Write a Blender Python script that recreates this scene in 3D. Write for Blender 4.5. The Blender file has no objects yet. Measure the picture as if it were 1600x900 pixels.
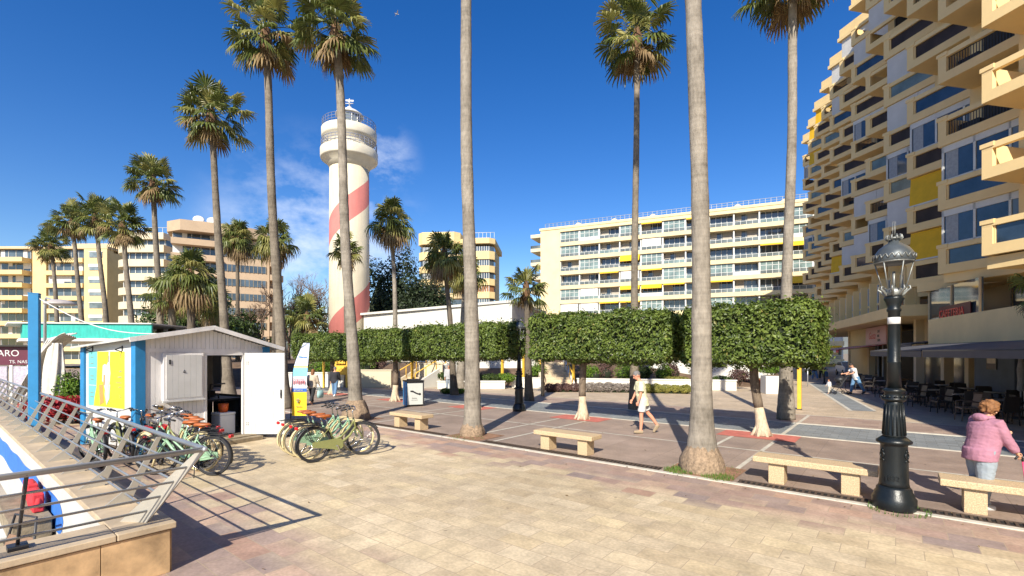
import bpy, bmesh, math, random
from mathutils import Vector, Matrix, noise
scene = bpy.context.scene; D = bpy.data; COL = scene.collection
R = math.radians; PI = math.pi; V = Vector
random.seed(7)

# ---------------------------------------------------------------- camera
FPX = 742.0; CAMH = 2.25
cam_d = D.cameras.new('camera'); cam = D.objects.new('camera', cam_d); COL.objects.link(cam)
cam.location = (0, 0, CAMH); cam.rotation_euler = (R(90), 0, 0)
cam_d.sensor_width = 36; cam_d.lens = FPX/1600*36; cam_d.shift_y = 102/1600
cam_d.clip_start = 0.1; cam_d.clip_end = 9000
scene.camera = cam

# ---------------------------------------------------------------- light
SUN_EL = R(35); SUN_TO = V((0.247*math.cos(SUN_EL), 0.969*math.cos(SUN_EL), -math.sin(SUN_EL)))
sun_d = D.lights.new('sun', 'SUN'); sun = D.objects.new('sun', sun_d); COL.objects.link(sun)
sun_d.energy = 4.6; sun_d.angle = R(0.5); sun_d.color = (1.0, 0.93, 0.80)
sun.rotation_euler = SUN_TO.to_track_quat('-Z', 'Y').to_euler(); sun.location = (-10, -30, 40)
scene.view_settings.view_transform = 'Standard'; scene.view_settings.look = 'None'
scene.view_settings.exposure = 0.82; scene.view_settings.gamma = 1.0

world = D.worlds.new('World'); scene.world = world; world.use_nodes = True
def build_world():
    nt = world.node_tree; nt.nodes.clear(); N = nt.nodes.new; L = nt.links.new
    out = N('ShaderNodeOutputWorld'); bg = N('ShaderNodeBackground'); bg.inputs['Strength'].default_value = 0.085
    sky = N('ShaderNodeTexSky'); sky.sky_type = 'NISHITA'; sky.sun_disc = False
    sky.sun_elevation = SUN_EL; sky.sun_rotation = R(194.3)
    sky.air_density = 1.0; sky.dust_density = 0.25; sky.ozone_density = 2.2; sky.altitude = 0
    hs = N('ShaderNodeHueSaturation'); hs.inputs['Saturation'].default_value = 1.40; hs.inputs['Hue'].default_value = 0.514
    hs.inputs['Value'].default_value = 1.08
    L(sky.outputs[0], hs.inputs['Color'])
    tc = N('ShaderNodeTexCoord')
    mp = N('ShaderNodeMapping'); mp.inputs['Scale'].default_value = (1.0, 1.0, 1.7); mp.inputs['Location'].default_value = (0.37, 0.2, 0.11)
    L(tc.outputs['Generated'], mp.inputs[0])
    nz = N('ShaderNodeTexNoise'); nz.inputs['Scale'].default_value = 5.5; nz.inputs['Detail'].default_value = 8; nz.inputs['Roughness'].default_value = 0.6
    L(mp.outputs[0], nz.inputs['Vector'])
    rp = N('ShaderNodeValToRGB'); rp.color_ramp.elements[0].position = 0.44; rp.color_ramp.elements[1].position = 0.70
    L(nz.outputs['Fac'], rp.inputs[0])
    def lobe(d, r0, r1):
        vm = N('ShaderNodeVectorMath'); vm.operation = 'DISTANCE'; L(tc.outputs['Generated'], vm.inputs[0])
        vm.inputs[1].default_value = V(d).normalized()
        mr = N('ShaderNodeMapRange'); mr.inputs[1].default_value = r0; mr.inputs[2].default_value = r1
        mr.inputs[3].default_value = 1; mr.inputs[4].default_value = 0; mr.interpolation_type = 'SMOOTHSTEP'
        L(vm.outputs['Value'], mr.inputs[0]); return mr.outputs[0]
    a = lobe((-300, 742, 165), 0.05, 0.24); b = lobe((-205, 742, 300), 0.01, 0.09); c = lobe((-760, 742, 45), 0.01, 0.06)
    m1 = N('ShaderNodeMath'); m1.operation = 'MAXIMUM'; L(a, m1.inputs[0]); L(b, m1.inputs[1])
    m2 = N('ShaderNodeMath'); m2.operation = 'MAXIMUM'; L(m1.outputs[0], m2.inputs[0]); L(c, m2.inputs[1])
    m3 = N('ShaderNodeMath'); m3.operation = 'MULTIPLY'; L(m2.outputs[0], m3.inputs[0]); L(rp.outputs[0], m3.inputs[1])
    m4 = N('ShaderNodeMath'); m4.operation = 'MULTIPLY'; L(m3.outputs[0], m4.inputs[0]); m4.inputs[1].default_value = 0.85
    mix = N('ShaderNodeMix'); mix.data_type = 'RGBA'; L(m4.outputs[0], mix.inputs[0]); L(hs.outputs[0], mix.inputs[6])
    mix.inputs[7].default_value = (7.4, 7.9, 8.8, 1)
    L(mix.outputs[2], bg.inputs['Color']); L(bg.outputs[0], out.inputs[0])
build_world()

# ---------------------------------------------------------------- coordinates
AX, AZ = 0.778, -0.6285            # promenade axis u (along the kerb), v is square to it
TH = math.atan2(AZ, AX)
def W(u, v, z=0.0): return V((AX*u - AZ*v, AZ*u + AX*v, z))
def gp(px, py, h=0.0):             # where a sight line meets height h
    Z = FPX*(CAMH-h)/(py-552); return V(((px-800)/FPX*Z, Z, h))
def at(px, Z, py=None, z=0.0):     # point at depth Z
    return V(((px-800)/FPX*Z, Z, z if py is None else CAMH+(552-py)/FPX*Z))

# ---------------------------------------------------------------- mesh builder
class MB:
    def __init__(s): s.v = []; s.f = []; s.m = []; s.s = []
    def add(s, vs, fs, m=0, smooth=False):
        o = len(s.v); s.v += [tuple(v) for v in vs]
        for f in fs: s.f.append(tuple(i+o for i in f)); s.m.append(m); s.s.append(smooth)
        return s
    def box(s, c, d, rz=0, m=0, M=None):
        x, y, z = d[0]/2, d[1]/2, d[2]/2
        vs = [V((a*x, b*y, e*z)) for a in (-1, 1) for b in (-1, 1) for e in (-1, 1)]
        if M is None: M = Matrix.Rotation(rz, 3, 'Z') if rz else None
        if M is not None: vs = [M @ v for v in vs]
        c = V(c); vs = [v+c for v in vs]
        return s.add(vs, [(0,1,3,2),(4,6,7,5),(0,4,5,1),(2,3,7,6),(0,2,6,4),(1,5,7,3)], m)
    def b2(s, x0, x1, y0, y1, z0, z1, m=0):
        return s.box(((x0+x1)/2, (y0+y1)/2, (z0+z1)/2), (abs(x1-x0), abs(y1-y0), abs(z1-z0)), m=m)
    def bar(s, p, q, w, h, m=0, up=(0,0,1)):
        p, q = V(p), V(q); d = q-p; l = d.length; d.normalize(); u = V(up)
        if abs(d.dot(u)) > .98: u = V((0, 1, 0))
        sd = d.cross(u).normalized(); u = sd.cross(d).normalized()
        return s.box((p+q)/2, (l, w, h), m=m, M=Matrix((d, sd, u)).transposed())
    def prism(s, poly, z0, z1, m=0):
        n = len(poly); vs = [(p[0], p[1], z0) for p in poly]+[(p[0], p[1], z1) for p in poly]
        fs = [tuple(range(n-1, -1, -1)), tuple(range(n, 2*n))]+[(i, (i+1) % n, n+(i+1) % n, n+i) for i in range(n)]
        return s.add(vs, fs, m)
    def slab(s, pts, nrm, t, m=0):       # extrude a flat polygon along a vector
        n = len(pts); nv = V(nrm)*t; vs = [V(p) for p in pts]+[V(p)+nv for p in pts]
        fs = [tuple(range(n-1, -1, -1)), tuple(range(n, 2*n))]+[(i, (i+1) % n, n+(i+1) % n, n+i) for i in range(n)]
        return s.add(vs, fs, m)
    def tube(s, pts, rs, n=8, m=0, cap=True, smooth=True, sy=1.0):
        pts = [V(p) for p in pts]; k = len(pts)
        if not hasattr(rs, '__len__'): rs = [rs]*k
        vs = []; prev = None
        for i in range(k):
            t = (pts[min(i+1, k-1)]-pts[max(i-1, 0)]); t.normalize()
            if prev is None:
                a = V((0, 0, 1)) if abs(t.z) < .9 else V((1, 0, 0)); e1 = t.cross(a).normalized()
            else:
                e1 = (prev-t*prev.dot(t))
                if e1.length < 1e-5: e1 = t.cross(V((0, 0, 1)))
                e1.normalize()
            prev = e1; e2 = t.cross(e1)
            for j in range(n):
                a = 2*PI*j/n; vs.append(pts[i]+e1*(math.cos(a)*rs[i])+e2*(math.sin(a)*rs[i]*sy))
        fs = [(i*n+j, i*n+(j+1) % n, (i+1)*n+(j+1) % n, (i+1)*n+j) for i in range(k-1) for j in range(n)]
        s.add(vs, fs, m, smooth)
        if cap:
            o = len(s.v)-len(vs)
            s.f.append(tuple(o+j for j in range(n-1, -1, -1))); s.m.append(m); s.s.append(False)
            s.f.append(tuple(o+(k-1)*n+j for j in range(n))); s.m.append(m); s.s.append(False)
        return s
    def loft(s, rings, n=14, m=0, smooth=True):   # rings: (centre, rx, ry[, rot]) horizontal ellipses
        vs = []; k = len(rings)
        for r in rings:
            c = V(r[0]); a0 = r[3] if len(r) > 3 else 0
            for j in range(n):
                a = 2*PI*j/n; x, y = r[1]*math.cos(a), r[2]*math.sin(a)
                vs.append(c+V((x*math.cos(a0)-y*math.sin(a0), x*math.sin(a0)+y*math.cos(a0), 0)))
        fs = [(i*n+j, i*n+(j+1) % n, (i+1)*n+(j+1) % n, (i+1)*n+j) for i in range(k-1) for j in range(n)]
        s.add(vs, fs, m, smooth); o = len(s.v)-len(vs)
        s.f.append(tuple(o+j for j in range(n-1, -1, -1))); s.m.append(m); s.s.append(False)
        s.f.append(tuple(o+(k-1)*n+j for j in range(n))); s.m.append(m); s.s.append(False)
        return s
    def lathe(s, prof, n=20, c=(0, 0, 0), m=0, smooth=True):
        c = V(c); return s.loft([(c+V((0, 0, z)), max(r, 1e-4), max(r, 1e-4)) for r, z in prof], n, m, smooth)
    def ell(s, c, r, n=12, k=8, m=0, M=None):
        c = V(c); r = r if hasattr(r, '__len__') else (r, r, r); vs = []
        for i in range(k+1):
            p = PI*i/k-PI/2; ci = max(math.cos(p), 1e-3)
            for j in range(n):
                a = 2*PI*j/n; q = V((r[0]*ci*math.cos(a), r[1]*ci*math.sin(a), r[2]*math.sin(p)))
                vs.append(c+(M @ q if M is not None else q))
        fs = [(i*n+j, i*n+(j+1) % n, (i+1)*n+(j+1) % n, (i+1)*n+j) for i in range(k) for j in range(n)]
        fs += [tuple(range(n-1, -1, -1)), tuple(k*n+j for j in range(n))]
        return s.add(vs, fs, m, True)
    def torus(s, c, R_, r, axis='Y', n=32, k=8, m=0, a0=0, a1=2*PI):
        c = V(c); full = abs(a1-a0-2*PI) < 1e-4; nn = n if full else n+1; vs = []
        for i in range(nn):
            a = a0+(a1-a0)*i/n
            for j in range(k):
                b = 2*PI*j/k; rr = R_+r*math.cos(b); h = r*math.sin(b)
                p = {'Y': (rr*math.cos(a), h, rr*math.sin(a)), 'Z': (rr*math.cos(a), rr*math.sin(a), h), 'X': (h, rr*math.cos(a), rr*math.sin(a))}[axis]
                vs.append(c+V(p))
        fs = [(i*k+j, ((i+1) % nn)*k+j, ((i+1) % nn)*k+(j+1) % k, i*k+(j+1) % k) for i in range(n) for j in range(k)]
        return s.add(vs, fs, m, True)
    def mesh(s, name, mats):
        me = D.meshes.new(name); me.from_pydata(s.v, [], s.f)
        for mm in (mats if isinstance(mats, (list, tuple)) else [mats]): me.materials.append(mm)
        me.polygons.foreach_set('material_index', s.m); me.polygons.foreach_set('use_smooth', s.s)
        me.update(); return me
    def obj(s, name, mats, parent=None, loc=None, rz=0, bevel=0):
        return link(name, s.mesh(name, mats), parent, loc, rz, bevel)

def link(name, me, parent=None, loc=None, rz=0, bevel=0):
    o = D.objects.new(name, me); COL.objects.link(o)
    if parent is not None: o.parent = parent
    if loc is not None: o.location = loc
    if rz: o.rotation_euler = (0, 0, rz)
    if bevel:
        b = o.modifiers.new('bevel', 'BEVEL'); b.width = bevel; b.segments = 2; b.limit_method = 'ANGLE'
    return o
def tag(o, label=None, cat=None, group=None, kind=None):
    if label: o['label'] = label
    if cat: o['category'] = cat
    if group: o['group'] = group
    if kind: o['kind'] = kind
    return o
def thing(name, label, cat, loc=(0, 0, 0), rz=0, group=None):
    o = D.objects.new(name, None); COL.objects.link(o); o.location = loc; o.rotation_euler = (0, 0, rz)
    o.empty_display_size = 0.2
    return tag(o, label, cat, group)
def struct(o): return tag(o, kind='structure')
def clone(o, parent=None, loc=None, rz=None, label=None):
    c = o.copy(); COL.objects.link(c)
    if parent is not None: c.parent = parent
    if loc is not None: c.location = loc
    if rz is not None: c.rotation_euler = (0, 0, rz)
    if label: c['label'] = label
    for ch in list(o.children): clone(ch, c)
    return c

# ---------------------------------------------------------------- materials
def newmat(name):
    m = D.materials.new(name); m.use_nodes = True; nt = m.node_tree
    return m, nt, nt.nodes['Principled BSDF']
def mat(name, col, rough=.7, var=.12, scale=3.0, bump=0.0, bscale=30.0, metal=0.0, spec=.5, stain=0.0, stretch=None):
    m, nt, b = newmat(name); N = nt.nodes.new; L = nt.links.new
    b.inputs['Roughness'].default_value = rough; b.inputs['Metallic'].default_value = metal
    b.inputs['Specular IOR Level'].default_value = spec
    if var > 0 or bump > 0:
        tc = N('ShaderNodeTexCoord'); src = tc.outputs['Object']
        if stretch:
            mp = N('ShaderNodeMapping'); mp.inputs['Scale'].default_value = stretch; L(src, mp.inputs[0]); src = mp.outputs[0]
    if var > 0:
        n = N('ShaderNodeTexNoise'); n.inputs['Scale'].default_value = scale; n.inputs['Detail'].default_value = 6; n.inputs['Roughness'].default_value = .62
        L(src, n.inputs['Vector'])
        r = N('ShaderNodeValToRGB'); r.color_ramp.elements[0].position = .32; r.color_ramp.elements[1].position = .68
        lo = [max(0, c*(1-var)) for c in col]; hi = [min(1, c*(1+var)) for c in col]
        r.color_ramp.elements[0].color = (*lo, 1); r.color_ramp.elements[1].color = (*hi, 1)
        L(n.outputs['Fac'], r.inputs[0]); L(r.outputs[0], b.inputs['Base Color'])
    else: b.inputs['Base Color'].default_value = (*col, 1)
    if bump > 0:
        n2 = N('ShaderNodeTexNoise'); n2.inputs['Scale'].default_value = bscale; n2.inputs['Detail'].default_value = 4; L(src, n2.inputs['Vector'])
        bp = N('ShaderNodeBump'); bp.inputs['Strength'].default_value = bump; bp.inputs['Distance'].default_value = .02
        L(n2.outputs['Fac'], bp.inputs['Height']); L(bp.outputs[0], b.inputs['Normal'])
    return m
def glass(name, col=(.05, .07, .09), rough=.05, spec=.9):
    m = mat(name, col, rough, .5, .35, spec=spec); return m
def leafmat(name, c0, c1, rough=.45, trans=.25, scale=3.0):
    m, nt, b = newmat(name); N = nt.nodes.new; L = nt.links.new
    b.inputs['Roughness'].default_value = rough; b.inputs['Specular IOR Level'].default_value = .45
    gm = N('ShaderNodeNewGeometry'); oi = N('ShaderNodeTexNoise'); oi.inputs['Scale'].default_value = scale
    tc = N('ShaderNodeTexCoord'); L(tc.outputs['Object'], oi.inputs['Vector'])
    ad = N('ShaderNodeMath'); ad.operation = 'MULTIPLY_ADD'; L(gm.outputs['Random Per Island'], ad.inputs[0]); ad.inputs[1].default_value = .6
    sb = N('ShaderNodeMath'); sb.operation = 'MULTIPLY_ADD'; L(oi.outputs['Fac'], sb.inputs[0]); sb.inputs[1].default_value = 1.2; sb.inputs[2].default_value = -.4
    L(sb.outputs[0], ad.inputs[2])
    r = N('ShaderNodeValToRGB'); r.color_ramp.elements[0].color = (*c0, 1); r.color_ramp.elements[1].color = (*c1, 1)
    r.color_ramp.elements[0].position = .15; r.color_ramp.elements[1].position = .95
    L(ad.outputs[0], r.inputs[0]); L(r.outputs[0], b.inputs['Base Color'])
    tr = N('ShaderNodeBsdfTranslucent'); L(r.outputs[0], tr.inputs['Color'])
    mx = N('ShaderNodeMixShader'); mx.inputs[0].default_value = trans; L(b.outputs[0], mx.inputs[1]); L(tr.outputs[0], mx.inputs[2])
    L(mx.outputs[0], nt.nodes['Material Output'].inputs['Surface'])
    return m
def tilemat(name, cols, bw, bh, mortar=.006, mcol=(.25, .2, .15), rough=.6, off=.5, zones=None, bump=.25, nvar=.25, nscale=2.0, wide=False):
    """per-tile random colours from a ramp; zones = second ramp + function of local y"""
    m, nt, b = newmat(name); N = nt.nodes.new; L = nt.links.new
    tc = N('ShaderNodeTexCoord'); br = N('ShaderNodeTexBrick'); L(tc.outputs['Object'], br.inputs['Vector'])
    br.offset = off; br.inputs['Scale'].default_value = 1; br.inputs['Brick Width'].default_value = bw; br.inputs['Row Height'].default_value = bh
    br.inputs['Mortar Size'].default_value = mortar; br.inputs['Mortar Smooth'].default_value = .1
    br.inputs['Color1'].default_value = (0, 0, 0, 1); br.inputs['Color2'].default_value = (1, 1, 1, 1); br.inputs['Mortar'].default_value = (.5, .5, .5, 1)
    def ramp(cs):
        r = N('ShaderNodeValToRGB'); el = r.color_ramp.elements
        while len(el) < len(cs): el.new(.5)
        for i, c in enumerate(cs): el[i].position = i/(len(cs)-1); el[i].color = (*c, 1)
        L(br.outputs['Color'], r.inputs[0]); return r.outputs[0]
    col = ramp(cols)
    nz = N('ShaderNodeTexNoise'); nz.inputs['Scale'].default_value = nscale; nz.inputs['Detail'].default_value = 8; nz.inputs['Roughness'].default_value = .65; L(tc.outputs['Object'], nz.inputs['Vector'])
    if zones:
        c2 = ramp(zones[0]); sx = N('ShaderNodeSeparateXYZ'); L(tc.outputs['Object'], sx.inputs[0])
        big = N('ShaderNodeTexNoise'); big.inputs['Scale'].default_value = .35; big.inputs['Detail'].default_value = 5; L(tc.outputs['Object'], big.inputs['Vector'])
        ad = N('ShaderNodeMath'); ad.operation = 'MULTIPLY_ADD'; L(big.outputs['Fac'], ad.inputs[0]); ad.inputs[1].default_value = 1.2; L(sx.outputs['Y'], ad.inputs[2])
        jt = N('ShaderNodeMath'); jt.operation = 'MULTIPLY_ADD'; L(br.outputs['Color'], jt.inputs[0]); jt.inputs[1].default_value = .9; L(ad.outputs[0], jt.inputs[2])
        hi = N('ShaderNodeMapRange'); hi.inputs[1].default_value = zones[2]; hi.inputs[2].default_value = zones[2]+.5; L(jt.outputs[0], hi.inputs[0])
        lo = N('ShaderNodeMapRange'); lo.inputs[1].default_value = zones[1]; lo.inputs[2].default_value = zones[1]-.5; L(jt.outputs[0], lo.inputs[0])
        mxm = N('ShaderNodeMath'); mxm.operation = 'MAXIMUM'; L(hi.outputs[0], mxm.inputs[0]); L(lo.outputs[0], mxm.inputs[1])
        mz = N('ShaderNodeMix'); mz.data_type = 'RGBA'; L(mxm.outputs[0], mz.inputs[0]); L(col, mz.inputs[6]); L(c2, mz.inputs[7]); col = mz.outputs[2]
    # mottling
    mr = N('ShaderNodeMapRange'); mr.inputs[1].default_value = .32; mr.inputs[2].default_value = .68; mr.inputs[3].default_value = 1-nvar; mr.inputs[4].default_value = 1+nvar*.6; L(nz.outputs['Fac'], mr.inputs[0])
    mu = N('ShaderNodeVectorMath'); mu.operation = 'SCALE'; L(col, mu.inputs[0]); L(mr.outputs[0], mu.inputs['Scale'])
    # fine speckle
    ns = N('ShaderNodeTexNoise'); ns.inputs['Scale'].default_value = 26; ns.inputs['Detail'].default_value = 5; L(tc.outputs['Object'], ns.inputs['Vector'])
    m2 = N('ShaderNodeMapRange'); m2.inputs[1].default_value = .3; m2.inputs[2].default_value = .7; m2.inputs[3].default_value = .84; m2.inputs[4].default_value = 1.1; L(ns.outputs['Fac'], m2.inputs[0])
    mu2 = N('ShaderNodeVectorMath'); mu2.operation = 'SCALE'; L(mu.outputs[0], mu2.inputs[0]); L(m2.outputs[0], mu2.inputs['Scale'])
    # large stains
    st = N('ShaderNodeTexNoise'); st.inputs['Scale'].default_value = .23; st.inputs['Detail'].default_value = 6; L(tc.outputs['Object'], st.inputs['Vector'])
    m3 = N('ShaderNodeMapRange'); m3.inputs[1].default_value = .35; m3.inputs[2].default_value = .65; m3.inputs[3].default_value = .86; m3.inputs[4].default_value = 1.1; L(st.outputs['Fac'], m3.inputs[0])
    mu3 = N('ShaderNodeVectorMath'); mu3.operation = 'SCALE'; L(mu2.outputs[0], mu3.inputs[0]); L(m3.outputs[0], mu3.inputs['Scale'])
    # gum spots and drips
    sp = N('ShaderNodeTexVoronoi'); sp.inputs['Scale'].default_value = 2.1; L(tc.outputs['Object'], sp.inputs['Vector'])
    sr = N('ShaderNodeMath'); sr.operation = 'MULTIPLY_ADD'; L(ns.outputs['Fac'], sr.inputs[0]); sr.inputs[1].default_value = .10; L(sp.outputs['Distance'], sr.inputs[2])
    s1 = N('ShaderNodeMapRange'); s1.inputs[1].default_value = .085; s1.inputs[2].default_value = .115; s1.inputs[3].default_value = .66; s1.inputs[4].default_value = 1; L(sr.outputs[0], s1.inputs[0])
    cr = N('ShaderNodeTexNoise'); cr.inputs['Scale'].default_value = 7.5; cr.inputs['Detail'].default_value = 9; cr.inputs['Roughness'].default_value = .75; L(tc.outputs['Object'], cr.inputs['Vector'])
    s2 = N('ShaderNodeMapRange'); s2.inputs[1].default_value = .60; s2.inputs[2].default_value = .72; s2.inputs[3].default_value = 1; s2.inputs[4].default_value = .74; L(cr.outputs['Fac'], s2.inputs[0])
    s3 = N('ShaderNodeMath'); s3.operation = 'MULTIPLY'; L(s1.outputs[0], s3.inputs[0]); L(s2.outputs[0], s3.inputs[1])
    mu4 = N('ShaderNodeVectorMath'); mu4.operation = 'SCALE'; L(mu3.outputs[0], mu4.inputs[0]); L(s3.outputs[0], mu4.inputs['Scale'])
    mm = N('ShaderNodeMix'); mm.data_type = 'RGBA'; L(br.outputs['Fac'], mm.inputs[0]); L(mu4.outputs[0], mm.inputs[6]); mm.inputs[7].default_value = (*mcol, 1)
    L(mm.outputs[2], b.inputs['Base Color'])
    ro = N('ShaderNodeMapRange'); ro.inputs[3].default_value = rough-.15; ro.inputs[4].default_value = rough+.15; L(nz.outputs['Fac'], ro.inputs[0]); L(ro.outputs[0], b.inputs['Roughness'])
    b.inputs['Specular IOR Level'].default_value = .3
    bp = N('ShaderNodeBump'); bp.inputs['Strength'].default_value = bump; bp.inputs['Distance'].default_value = .006
    hm = N('ShaderNodeMath'); hm.operation = 'SUBTRACT'; L(nz.outputs['Fac'], hm.inputs[0]); L(br.outputs['Fac'], hm.inputs[1]); L(hm.outputs[0], bp.inputs['Height'])
    L(bp.outputs[0], b.inputs['Normal'])
    return m

WHITE = mat('white_paint', (.62, .60, .56), .6, .08, 2.0, .1, 8)
WHITEWALL = mat('whitewash', (.62, .60, .54), .8, .1, .6, .1, 12)
LINE = mat('line_stone', (.50, .46, .38), .7, .2, 4.0)
METAL = mat('brushed_steel', (.44, .46, .48), .36, .12, 2.0, metal=.5)
FIN = mat('steel_plate', (.47, .44, .38), .45, .12, 2.0, metal=.45)
DARKMETAL = mat('dark_metal', (.03, .03, .035), .45, .2, 5)
BLACK = mat('black_plastic', (.015, .015, .017), .5, .2, 6)
IRON = mat('cast_iron', (.007, .010, .012), .36, .3, 5, .12, 40, spec=.4)
CHROME = mat('chrome', (.6, .6, .6), .15, .05, 2, metal=1)
RUBBER = mat('tyre_rubber', (.02, .02, .022), .8, .2, 20)
CREAMTYRE = mat('cream_tyre', (.60, .50, .28), .8, .15, 20)
MINT = mat('mint_paint', (.26, .42, .27), .35, .06, 4)
OLIVE = mat('olive_paint', (.23, .24, .09), .35, .06, 4)
LEATHER = mat('tan_leather', (.36, .10, .025), .45, .25, 14, .1, 60)
RED = mat('red_plastic', (.55, .015, .02), .35, .1, 6)
BLUE = mat('blue_paint', (.02, .20, .43), .5, .12, 3)
GRANITE_ = mat('granite', (.50, .37, .22), .6, .4, 60, .1, 90)
GLASSD = glass('window_glass', (.06, .08, .10))
GLASSM = glass('window_glass_grey', (.16, .19, .20))
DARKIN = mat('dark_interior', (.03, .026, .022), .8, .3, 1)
YELLOWP = mat('yellow_post', (.72, .42, .04), .55, .1, 4)
WOODY = mat('weathered_wood', (.25, .2, .13), .8, .3, 6, .3, 40)
# ================================================================ GROUND
def sheet(name, rects, m, z=0.0, world=False, holes=None):
    b = MB()
    for (u0, u1, v0, v1) in rects: b.add([(u0, v0, z), (u1, v0, z), (u1, v1, z), (u0, v1, z)], [(0, 1, 2, 3)])
    return struct(b.obj(name, m, rz=TH))
EARTH = mat('dry_earth', (.26, .2, .13), .9, .3, .2)
e = MB(); e.add([(-4000, -4000, -1.05), (4000, -4000, -1.05), (4000, 4000, -1.05), (-4000, 4000, -1.05)], [(0, 1, 2, 3)])
struct(e.obj('ground', EARTH))
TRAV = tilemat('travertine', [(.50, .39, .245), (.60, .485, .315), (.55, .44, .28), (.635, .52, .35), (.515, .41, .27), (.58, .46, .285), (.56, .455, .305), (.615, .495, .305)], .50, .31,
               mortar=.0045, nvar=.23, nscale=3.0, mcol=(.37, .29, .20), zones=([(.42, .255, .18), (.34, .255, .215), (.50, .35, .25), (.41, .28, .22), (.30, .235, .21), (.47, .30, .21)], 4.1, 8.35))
sheet('promenade', [(-90, 45, 1.5, 8.72), (-5.9, 45, -40, 1.5)], TRAV)
CONC = tilemat('washed_concrete', [(.29, .215, .17), (.33, .25, .20), (.31, .232, .185)], 1.35, 1.07, mortar=.006, mcol=(.20, .15, .12), off=0, nvar=.24, nscale=1.3, bump=.15)
sheet('plaza', [(-90, 45, 8.84, 14.9)], CONC)
LANE = tilemat('grey_pavers', [(.19, .20, .20), (.25, .265, .265), (.22, .235, .24)], .4, .2, mortar=.008, mcol=(.13, .135, .135), nvar=.15)
sheet('lane', [(-90, 45, 14.9, 17.6)], LANE)
PINKP = tilemat('pink_pavers', [(.36, .255, .20), (.43, .32, .25), (.39, .285, .225), (.33, .235, .19)], .42, .42, mortar=.006, mcol=(.28, .2, .16), off=.5, nvar=.15)
SANDP = tilemat('sand_pavers', [(.46, .36, .25), (.53, .42, .30), (.49, .385, .27)], .6, .4, mortar=.006, mcol=(.33, .26, .18), nvar=.2)
sheet('pavement', [(-90, 45, 17.6, 20.2)], PINKP)
sheet('square', [(-150, 90, 20.2, 170)], SANDP)
b = MB(); b.b2(-90, 45, 8.72, 8.84, -.3, .014); struct(b.obj('kerb', LINE, rz=TH, bevel=.006))
b = MB(); b.b2(-90, 45, 14.86, 14.98, -.3, .010); b.b2(-90, 45, 17.55, 17.72, -.3, .016); struct(b.obj('lane_kerb', LINE, rz=TH, bevel=.006))
lines = [(-90, 45, 12.02, 12.10), (-90, 45, 20.1, 20.22)]
TU = [-2.92, -8.5, -13.7, -18.7, -24.1, -29.6]
for u0 in TU:
    for s in (-.52, .52):
        for (v0, v1) in ((8.85, 12.0), (12.12, 13.76)): lines.append((u0+s-.045, u0+s+.045, v0, v1))
lines += [(-2.49, -2.39, 14.99, 17.54), (-2.49, -2.39, 17.74, 20.08)]
sheet('paving_lines', lines, LINE, .005)
PINKPAD = mat('pink_pad', (.46, .135, .10), .75, .2, 5)
sheet('tree_pads', [(u0-.95, u0+.95, 13.78, 14.84) for u0 in TU], PINKPAD, .006)
# diagonal pale bands leading to the shops
b = MB()
def strip(b, p, q, w, z):
    p, q = V(p), V(q); d = (q-p).normalized(); n = V((-d.y, d.x))*w/2
    b.add([(*(p-n), z), (*(q-n), z), (*(q+n), z), (*(p+n), z)], [(0, 1, 2, 3)])
strip(b, (13.2, 18.5), (22.2, 35.5), .14, .010); strip(b, (14.15, 18.5), (23.2, 35.5), .12, .010)
strip(b, (11.3, 11.9), (17.5, 8.0), .14, .010)
struct(b.obj('diagonal_lines', LINE))
b = MB(); strip(b, (13.67, 18.5), (22.7, 35.5), .8, .007); struct(b.obj('diagonal_strip', LANE))
# red brown paving in front of the shops
b = MB(); b.add([(14.6, 17.4, .004), (34, 10, .004), (60, 60, .004), (38, 62, .004), (23.7, 36, .004)], [(0, 1, 2, 3, 4)]); struct(b.obj('shop_pavement', PINKP))

# soil pits and gratings along the kerb
SOIL = mat('palm_pit_soil', (.24, .13, .075), .95, .35, 6, .6, 25)
PALM_U = [-2.85, -8.9, -14.3]
sheet('palm_pits', [(u-.62, u+.62, 8.85, 9.95) for u in PALM_U], SOIL, .008)
GRATE = mat('rusty_grate', (.075, .05, .035), .7, .35, 15)
SLOT = mat('drain_slot_shade', (.01, .008, .007), .9, .2, 4)
def grating(name, u0, u1, label):
    t = thing(name, label, 'drain', W((u0+u1)/2, 8.97), TH, 'drain gratings along the kerb'); L = u1-u0
    b = MB(); b.b2(-L/2, L/2, -.11, .11, .003, .006); b.obj('slot_shade', SLOT, t)  # flat black strip paints the shade below the bars
    b = MB(); b.b2(-L/2, L/2, -.125, -.095, .002, .018); b.b2(-L/2, L/2, .095, .125, .002, .018)
    n = int(L/.085)
    for i in range(n): b.box((-L/2+(i+.5)*L/n, 0, .012), (.032, .19, .012))
    b.obj('grate', GRATE, t)
grating('drain_grate', -2.15, 6.5, 'rusty slotted drain grate running under the two benches by the near lamp post')
grating('drain_grate', -8.2, -3.55, 'slotted drain grate behind the kerb between the two nearest palm trunks')
grating('drain_grate', -13.6, -9.6, 'slotted drain grate behind the kerb in front of the bench nearest the bicycles')

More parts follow.
